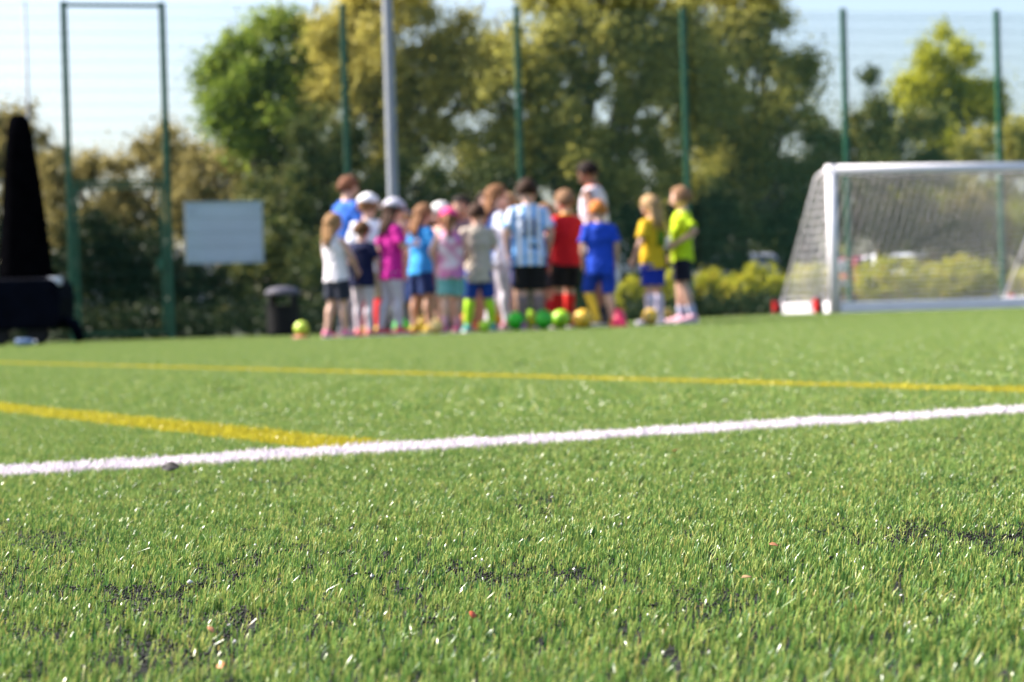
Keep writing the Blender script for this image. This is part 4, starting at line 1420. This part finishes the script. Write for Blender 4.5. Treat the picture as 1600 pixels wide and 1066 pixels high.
TG = 'trees beyond the fence'
plant('tree', 'copper-brown tree at the far left behind the black tower', 'tree', [(20, 225, 85, 66), (-60, 240, 90, 75), (70, 300, 85, 75), (0, 330, 90, 60)], 44, 'copper', 20, group=TG, leaf=0.10)
plant('tree', 'low copper-brown spreading tree seen through the gate', 'tree', [(255, 245, 72, 52), (185, 285, 70, 50), (120, 290, 70, 60), (290, 310, 90, 60), (180, 350, 90, 70), (100, 370, 70, 60)], 43, 'copper', 200, group=TG, leaf=0.10)
plant('tree', 'copper-brown tree above the blank board', 'tree', [(340, 255, 80, 58), (405, 265, 70, 55), (320, 330, 90, 50), (420, 340, 80, 60)], 41, 'copper', 350, group=TG, leaf=0.10)
plant('tree', 'green tree with a lit yellow-green left side, left of the lamp post', 'tree', [(430, 105, 75, 80), (390, 165, 75, 70), (460, 180, 70, 80), (345, 170, 38, 40), (470, 90, 40, 60), (440, 40, 26, 26), (475, 270, 70, 70), (400, 80, 56, 56), (390, 120, 70, 70), (350, 165, 52, 50), (340, 130, 26, 40), (500, 120, 50, 80), (400, 220, 70, 40), (490, 40, 30, 36), (370, 90, 24, 30)], 38, 'green', 430, group=TG, gap=0.34, trunk_r=0.16)
plant('tree', 'dense dark evergreen standing below the green tree', 'tree', [(490, 220, 50, 80), (500, 310, 70, 80), (440, 330, 70, 60), (530, 250, 45, 70)], 35.5, 'dark', 500, group=TG, leaf=0.08)
plant('tree', 'golden yellow tree behind the lamp post', 'tree', [(560, 40, 68, 80), (545, 130, 58, 70), (630, 90, 90, 90), (700, 130, 80, 80), (620, -20, 100, 60), (650, 200, 90, 70), (600, 260, 80, 70), (730, 60, 70, 50), (760, 110, 60, 70), (600, 130, 90, 90), (520, 60, 30, 60)], 37, 'yellow', 620, group=TG, gap=0.2, trunk_r=0.17)
plant('tree', 'large olive-green tree spreading over the middle of the children', 'tree', [(830, 170, 90, 90), (900, 110, 110, 100), (990, 60, 100, 90), (1060, 150, 110, 100), (880, 250, 120, 80), (1000, 250, 130, 80), (860, 10, 70, 50), (760, 230, 80, 80), (940, -20, 90, 60), (950, 330, 110, 50), (800, 90, 70, 70), (1070, 60, 70, 70), (1050, -20, 80, 50), (780, 160, 60, 70)], 36, 'olive', 900, group=TG, gap=0.18, trunk_r=0.2, leaf=0.09)
plant('tree', 'olive tree with a ragged sloping top beside the goal', 'tree', [(1110, 60, 65, 55), (1170, 70, 50, 70), (1150, 170, 90, 80), (1225, 190, 65, 80), (1130, 260, 90, 70), (1210, 280, 80, 60), (1060, 320, 90, 50), (1250, 120, 22, 40), (1200, 20, 40, 30), (1120, 0, 60, 40), (1080, 110, 60, 70), (1180, 130, 80, 60)], 38, 'olive', 1160, group=TG, gap=0.26, trunk_r=0.18, leaf=0.09)
plant('tree', 'dark green tree behind the goal crossbar', 'tree', [(1365, 165, 50, 66), (1345, 240, 60, 60), (1410, 220, 65, 60), (1390, 290, 90, 50), (1290, 300, 60, 60), (1460, 270, 60, 50)], 40, 'dark', 1380, group=TG, leaf=0.09, gap=0.15)
plant('tree', 'bright yellow-green tree above the goal', 'tree', [(1465, 100, 55, 58), (1430, 165, 45, 48), (1510, 165, 55, 60), (1480, 215, 80, 45), (1545, 150, 30, 44), (1460, 150, 60, 60), (1500, 120, 50, 50)], 44, 'bright', 1475, group=TG, leaf=0.10, gap=0.08)
plant('tree', 'olive tree at the right edge behind the goal', 'tree', [(1580, 220, 50, 50), (1640, 250, 80, 70), (1540, 260, 55, 55), (1600, 320, 90, 50), (1500, 300, 60, 40)], 42, 'olive', 1570, group=TG, leaf=0.10, gap=0.18)
plant('tree', 'low yellowish tree seen through the right of the net', 'tree', [(1590, 350, 60, 50), (1650, 380, 70, 60), (1430, 330, 60, 34)], 39, 'bright', 1600, group=TG, leaf=0.09, trunk_r=0.09, gap=0.3)
plant('tree', 'dark bushy tree behind the lamp post and the capped children', 'tree', [(650, 290, 70, 60), (590, 310, 60, 60), (720, 290, 60, 60), (560, 330, 50, 60), (780, 290, 60, 50)], 35.6, 'dark', 660, group=TG, leaf=0.08, gap=0.08)
plant('tree', 'dark bushy tree below the sloping olive tree, left of the goal', 'tree', [(1200, 335, 70, 48), (1130, 330, 60, 50), (1240, 300, 50, 50), (1275, 250, 46, 60)], 36.5, 'dark', 1165, group=TG, leaf=0.08, gap=0.1)
SG = 'shrubs along the foot of the fence'
shr = [
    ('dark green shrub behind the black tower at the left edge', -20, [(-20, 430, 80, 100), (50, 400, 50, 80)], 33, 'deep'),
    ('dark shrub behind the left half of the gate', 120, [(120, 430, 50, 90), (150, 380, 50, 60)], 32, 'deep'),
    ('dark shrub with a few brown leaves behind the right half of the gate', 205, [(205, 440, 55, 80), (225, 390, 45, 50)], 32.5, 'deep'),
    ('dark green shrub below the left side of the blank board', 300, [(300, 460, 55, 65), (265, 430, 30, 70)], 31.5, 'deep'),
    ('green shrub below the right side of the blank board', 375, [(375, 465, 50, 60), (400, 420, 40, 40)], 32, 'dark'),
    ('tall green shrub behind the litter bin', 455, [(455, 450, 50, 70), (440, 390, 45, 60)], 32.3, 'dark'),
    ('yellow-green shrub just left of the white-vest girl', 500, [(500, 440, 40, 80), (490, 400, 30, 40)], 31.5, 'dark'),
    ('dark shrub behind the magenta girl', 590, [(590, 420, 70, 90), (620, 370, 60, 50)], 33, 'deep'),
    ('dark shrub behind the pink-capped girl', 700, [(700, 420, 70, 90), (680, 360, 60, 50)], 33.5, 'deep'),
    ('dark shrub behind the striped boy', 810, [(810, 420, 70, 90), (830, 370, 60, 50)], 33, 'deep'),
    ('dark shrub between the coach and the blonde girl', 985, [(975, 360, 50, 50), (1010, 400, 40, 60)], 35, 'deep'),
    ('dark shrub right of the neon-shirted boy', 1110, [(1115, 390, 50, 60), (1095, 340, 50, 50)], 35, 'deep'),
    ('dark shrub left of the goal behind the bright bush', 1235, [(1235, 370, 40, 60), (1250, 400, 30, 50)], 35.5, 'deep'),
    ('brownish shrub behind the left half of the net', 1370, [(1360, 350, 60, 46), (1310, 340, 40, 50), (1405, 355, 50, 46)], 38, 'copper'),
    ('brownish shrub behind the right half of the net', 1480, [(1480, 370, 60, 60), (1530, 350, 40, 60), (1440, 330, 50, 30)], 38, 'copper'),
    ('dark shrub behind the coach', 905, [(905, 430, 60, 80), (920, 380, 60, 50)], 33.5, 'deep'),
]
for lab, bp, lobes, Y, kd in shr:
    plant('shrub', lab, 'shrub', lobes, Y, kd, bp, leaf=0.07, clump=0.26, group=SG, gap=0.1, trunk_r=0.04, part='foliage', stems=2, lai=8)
for lab, bp, lobes, Y in [
    ('low yellow-green hedge bush between the ginger boy and the blonde girl', 985, [(985, 470, 34, 38)], 31.2),
    ('low yellow-green hedge bush behind the neon shirt', 1045, [(1045, 460, 42, 42)], 31.6),
    ('low hedge bush just right of the neon-shirted boy', 1110, [(1110, 456, 40, 40)], 31.8),
    ('bright yellow-green hedge bush left of the goal', 1180, [(1185, 452, 50, 46), (1150, 462, 26, 38)], 31.2),
    ('yellow-green hedge bush seen through the goal\'s side net', 1275, [(1270, 452, 56, 46)], 32),
    ('rounded hedge bush in the left half of the goal mouth', 1380, [(1385, 446, 72, 48)], 32),
    ('rounded hedge bush in the right half of the goal mouth', 1500, [(1500, 442, 74, 46)], 32.4),
    ('hedge bush at the right edge of the picture', 1610, [(1610, 448, 50, 34)], 32.6)]:
    plant('hedge_bush', lab, 'bush', lobes, Y, 'hedge', bp, leaf=0.045, clump=0.105, group='yellow-green hedge bushes along the fence', gap=0.0, trunk_r=0.025, part='foliage', stems=3, lai=9)

# distant wood beyond the car park closes the gaps under the trees
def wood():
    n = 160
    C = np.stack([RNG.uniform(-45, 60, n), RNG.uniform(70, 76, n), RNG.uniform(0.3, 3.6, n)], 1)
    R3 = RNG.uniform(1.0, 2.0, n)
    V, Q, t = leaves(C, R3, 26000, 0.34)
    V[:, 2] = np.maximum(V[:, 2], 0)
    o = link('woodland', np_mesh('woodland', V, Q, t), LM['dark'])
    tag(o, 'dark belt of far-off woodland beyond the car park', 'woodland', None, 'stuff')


wood()


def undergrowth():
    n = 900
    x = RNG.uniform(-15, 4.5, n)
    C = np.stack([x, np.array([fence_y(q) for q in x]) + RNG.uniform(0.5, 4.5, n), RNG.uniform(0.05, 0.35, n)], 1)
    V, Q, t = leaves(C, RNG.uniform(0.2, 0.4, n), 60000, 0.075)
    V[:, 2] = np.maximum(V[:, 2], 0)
    o = link('undergrowth', np_mesh('undergrowth', V, Q, t), LM['deep'])  # dark leaf colour carries the trees' shade here too
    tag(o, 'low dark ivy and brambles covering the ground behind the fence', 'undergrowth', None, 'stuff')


undergrowth()

# ------------------------------------------------------------------ parked cars beyond the hedge
M_glass = mat('car_glass', (0.03, 0.035, 0.04), 0.08, var=0.05, spec=0.8)
M_tyre = mat('tyre', (0.015, 0.015, 0.016), 0.8)
M_rim = mat('rim', (0.45, 0.46, 0.48), 0.35, metal=0.6)
M_head = mat('headlight', (0.7, 0.72, 0.75), 0.15)
M_tail = mat('taillight', (0.4, 0.01, 0.01), 0.2)


def car(px, Y, col, label, rz=0.0, van=False):
    x, _ = W(px, 480, Y)
    root = empty('parked_van' if van else 'parked_car', (x, Y, G(x, Y)), rz, label, 'van' if van else 'car', 'vehicles parked beyond the hedge')
    Mp = mat('car_paint', col, 0.28, var=0.03, spec=0.6)
    Lh = 2.15
    if van:
        prof_ = [(-2.4, 0.35), (-2.45, 0.9), (-2.4, 1.9), (-2.2, 2.02), (1.1, 2.02), (1.5, 1.85), (2.0, 1.15), (2.4, 1.0), (2.5, 0.6), (2.45, 0.32)]
    else:
        prof_ = [(-2.05, 0.32), (-2.12, 0.62), (-2.05, 0.95), (-1.75, 1.0), (-1.25, 1.40), (-0.6, 1.48), (0.25, 1.44), (1.0, 1.0), (1.75, 0.88), (2.08, 0.66), (2.1, 0.34)]
    bm = bmesh.new()
    half = 0.86
    rings = []
    for yy, ins in ((-half, 0.0), (-half + 0.05, 0.0), (half - 0.05, 0.0), (half, 0.0)):
        rings.append([])
        for (a_, b_) in prof_:
            k = 1.0 if abs(yy) < half else 0.985
            tum = 1.0 - (0.16 * max(0, (b_ - 0.95)) / 0.5 if not van else 0.05 * max(0, b_ - 1.0))
            rings[-1].append(bm.verts.new((a_ * k, yy * tum, b_ if abs(yy) < half else b_ * 0.99 + 0.005)))
    for a_, b_ in zip(rings, rings[1:]):
        for k in range(len(prof_)):
            k2 = (k + 1) % len(prof_)
            bm.faces.new((a_[k], a_[k2], b_[k2], b_[k]))
    bm.faces.new(rings[0]); bm.faces.new(rings[-1][::-1])
    bmesh.ops.recalc_face_normals(bm, faces=bm.faces)
    o = from_bm('body', bm, Mp, root); bevel_mod(o, 0.04, 2)
    # side windows: slightly proud, follow the tumblehome
    wins = [((-1.35, 1.05), (-1.02, 1.36), (-0.55, 1.40), (-0.5, 1.03)), ((-0.43, 1.03), (-0.47, 1.40), (0.2, 1.37), (0.72, 1.02))]
    if van: wins = [((0.35, 1.15), (0.35, 1.75), (1.2, 1.75), (1.6, 1.15))]
    for sy in (-1, 1):
        for w_ in wins:
            bm = bmesh.new()
            f = []
            for (a_, b_) in w_:
                tum = 1.0 - (0.16 * max(0, (b_ - 0.95)) / 0.5 if not van else 0.05 * max(0, b_ - 1.0))
                f.append((a_, sy * (half * tum + 0.006), b_))
            lo_ = [bm.verts.new(p) for p in f]; hi_ = [bm.verts.new((p[0], p[1] - sy * 0.03, p[2])) for p in f]
            bm.faces.new(lo_); bm.faces.new(hi_[::-1])
            for k in range(4): bm.faces.new((lo_[k], lo_[(k + 1) % 4], hi_[(k + 1) % 4], hi_[k]))
            bmesh.ops.recalc_face_normals(bm, faces=bm.faces)
            from_bm('window', bm, M_glass, root)
    # windscreen and rear screen
    for (p0, p1) in (((0.34, 1.41), (0.97, 1.03)), ((-1.30, 1.385), (-1.70, 1.03))) if not van else (((1.53, 1.84), (1.98, 1.2)),):
        bm = bmesh.new()
        dx_, dz_ = p1[0] - p0[0], p1[1] - p0[1]
        nx_, nz_ = -dz_, dx_
        l_ = math.hypot(nx_, nz_); nx_, nz_ = nx_ / l_, nz_ / l_
        if nz_ < 0: nx_, nz_ = -nx_, -nz_
        vs = []
        for off in (0.012, -0.02):
            for (q, wd_) in ((p0, 0.60), (p1, 0.72)):
                for sy in (-1, 1): vs.append(bm.verts.new((q[0] + nx_ * off, sy * wd_, q[1] + nz_ * off)))
        for f in ((0, 1, 3, 2), (4, 6, 7, 5), (0, 4, 5, 1), (2, 3, 7, 6), (0, 2, 6, 4), (1, 5, 7, 3)): bm.faces.new([vs[i] for i in f])
        bmesh.ops.recalc_face_normals(bm, faces=bm.faces)
        from_bm('windscreen', bm, M_glass, root)
    for wx in (-1.3, 1.3):
        for sy in (-1, 1):
            bm = bmesh.new(); tube(bm, [(wx, sy * 0.70, 0.31), (wx, sy * 0.875, 0.31)], [0.31, 0.31], 22); wh = from_bm('wheel', bm, M_tyre, root); bevel_mod(wh, 0.03)
            bm = bmesh.new(); tube(bm, [(wx, sy * 0.75, 0.31), (wx, sy * 0.885, 0.31)], [0.20, 0.18], 18); from_bm('rim', bm, M_rim, wh)
    fx, rx_ = (2.46, -2.44) if van else (2.03, -2.085)
    fz, rz_ = (0.78, 1.0) if van else (0.70, 0.80)
    for sy in (-1, 1):
        bm = bmesh.new(); box(bm, (fx, sy * 0.62, fz), (0.12, 0.34, 0.13)); o = from_bm('headlight', bm, M_head, root); bevel_mod(o, 0.02)
        bm = bmesh.new(); box(bm, (rx_, sy * 0.66, rz_), (0.10, 0.24, 0.18)); o = from_bm('taillight', bm, M_tail, root); bevel_mod(o, 0.02)
    return root


car(985, 50.0, (0.75, 0.76, 0.80), 'white van glimpsed between the coach and the blonde girl', D(8), True)
car(1180, 47.0, (0.62, 0.60, 0.72), 'pale silver car glimpsed under the tree left of the goal', D(10))
car(1356, 53.0, (0.22, 0.015, 0.02), 'red car seen through the left part of the net', D(95))
car(1395, 51.5, (0.70, 0.70, 0.76), 'white car seen through the middle of the net', D(92))
car(1462, 52.5, (0.50, 0.22, 0.20), 'dull red car seen through the right part of the net', D(15))
car(1105, 47.0, (0.10, 0.12, 0.18), 'dark blue car in shade right of the neon-shirted boy', D(170))
car(235, 46.0, (0.6, 0.6, 0.68), 'pale van glimpsed through the gate', D(10), True)

# ------------------------------------------------------------------ small leaves lying on the turf
def fallen_leaf(px, py, size, col, label, zz=0.006, rot=None):
    dx, dy = px - 800.0, py - 533.0
    y_ = dy + dx * ROLL + HOR
    Y = F * (CAM_H - zz) / y_
    X = (dx - dy * ROLL) / F * Y
    bm = bmesh.new()
    n = 9
    up_, dn_ = [], []
    for k in range(n):
        u = k / (n - 1)
        w = math.sin(PI * min(1, u * 1.02 + 0.02)) ** 0.8 * 0.34 * size + 0.0002
        zc = 0.12 * size * math.sin(u * PI) + 0.2 * size * u * u
        up_.append((u * size - size / 2, w, zc + 0.10 * size)); dn_.append((u * size - size / 2, -w, zc + 0.08 * size))
    mid = [((a[0]), 0, (a[2] - 0.09 * size)) for a in up_]
    A = [bm.verts.new(p) for p in up_]; M_ = [bm.verts.new(p) for p in mid]; B_ = [bm.verts.new(p) for p in dn_]
    for k in range(n - 1):
        bm.faces.new((M_[k], M_[k + 1], A[k + 1], A[k])); bm.faces.new((B_[k], B_[k + 1], M_[k + 1], M_[k]))
    o = from_bm('fallen_leaf', bm, mat('dry_leaf', col, 0.6, var=0.25, scale=400), None, True)
    sm = o.modifiers.new('thick', 'SOLIDIFY'); sm.thickness = 0.0003
    o.location = (X, Y, zz)
    o.rotation_euler = (random.uniform(-0.3, 0.5), random.uniform(-0.5, 0.5), random.uniform(0, 6.28))
    if rot: o.rotation_euler = rot
    return tag(o, label, 'leaf', 'dry leaf scraps on the turf')


fallen_leaf(266, 727, 0.018, (0.012, 0.010, 0.008), 'dark dead leaf lying against the near edge of the white line', 0.008, (0.75, 0.12, 0.15))
fallen_leaf(737, 950, 0.0055, (0.42, 0.07, 0.02), 'tiny orange-red leaf scrap in the middle foreground')
fallen_leaf(328, 973, 0.005, (0.42, 0.17, 0.07), 'tiny pale orange leaf scrap in the left foreground')
fallen_leaf(345, 1028, 0.005, (0.40, 0.14, 0.04), 'tiny brown-orange leaf scrap nearest the bottom left')
fallen_leaf(1208, 843, 0.006, (0.30, 0.12, 0.05), 'rust-brown leaf scrap in the right foreground just beyond the sharpest grass')
fallen_leaf(1166, 893, 0.006, (0.30, 0.18, 0.08), 'tan curled leaf scrap in the right foreground among crumbs')
fallen_leaf(1056, 700, 0.010, (0.42, 0.20, 0.07), 'brown leaf scrap just in front of the white line at right')
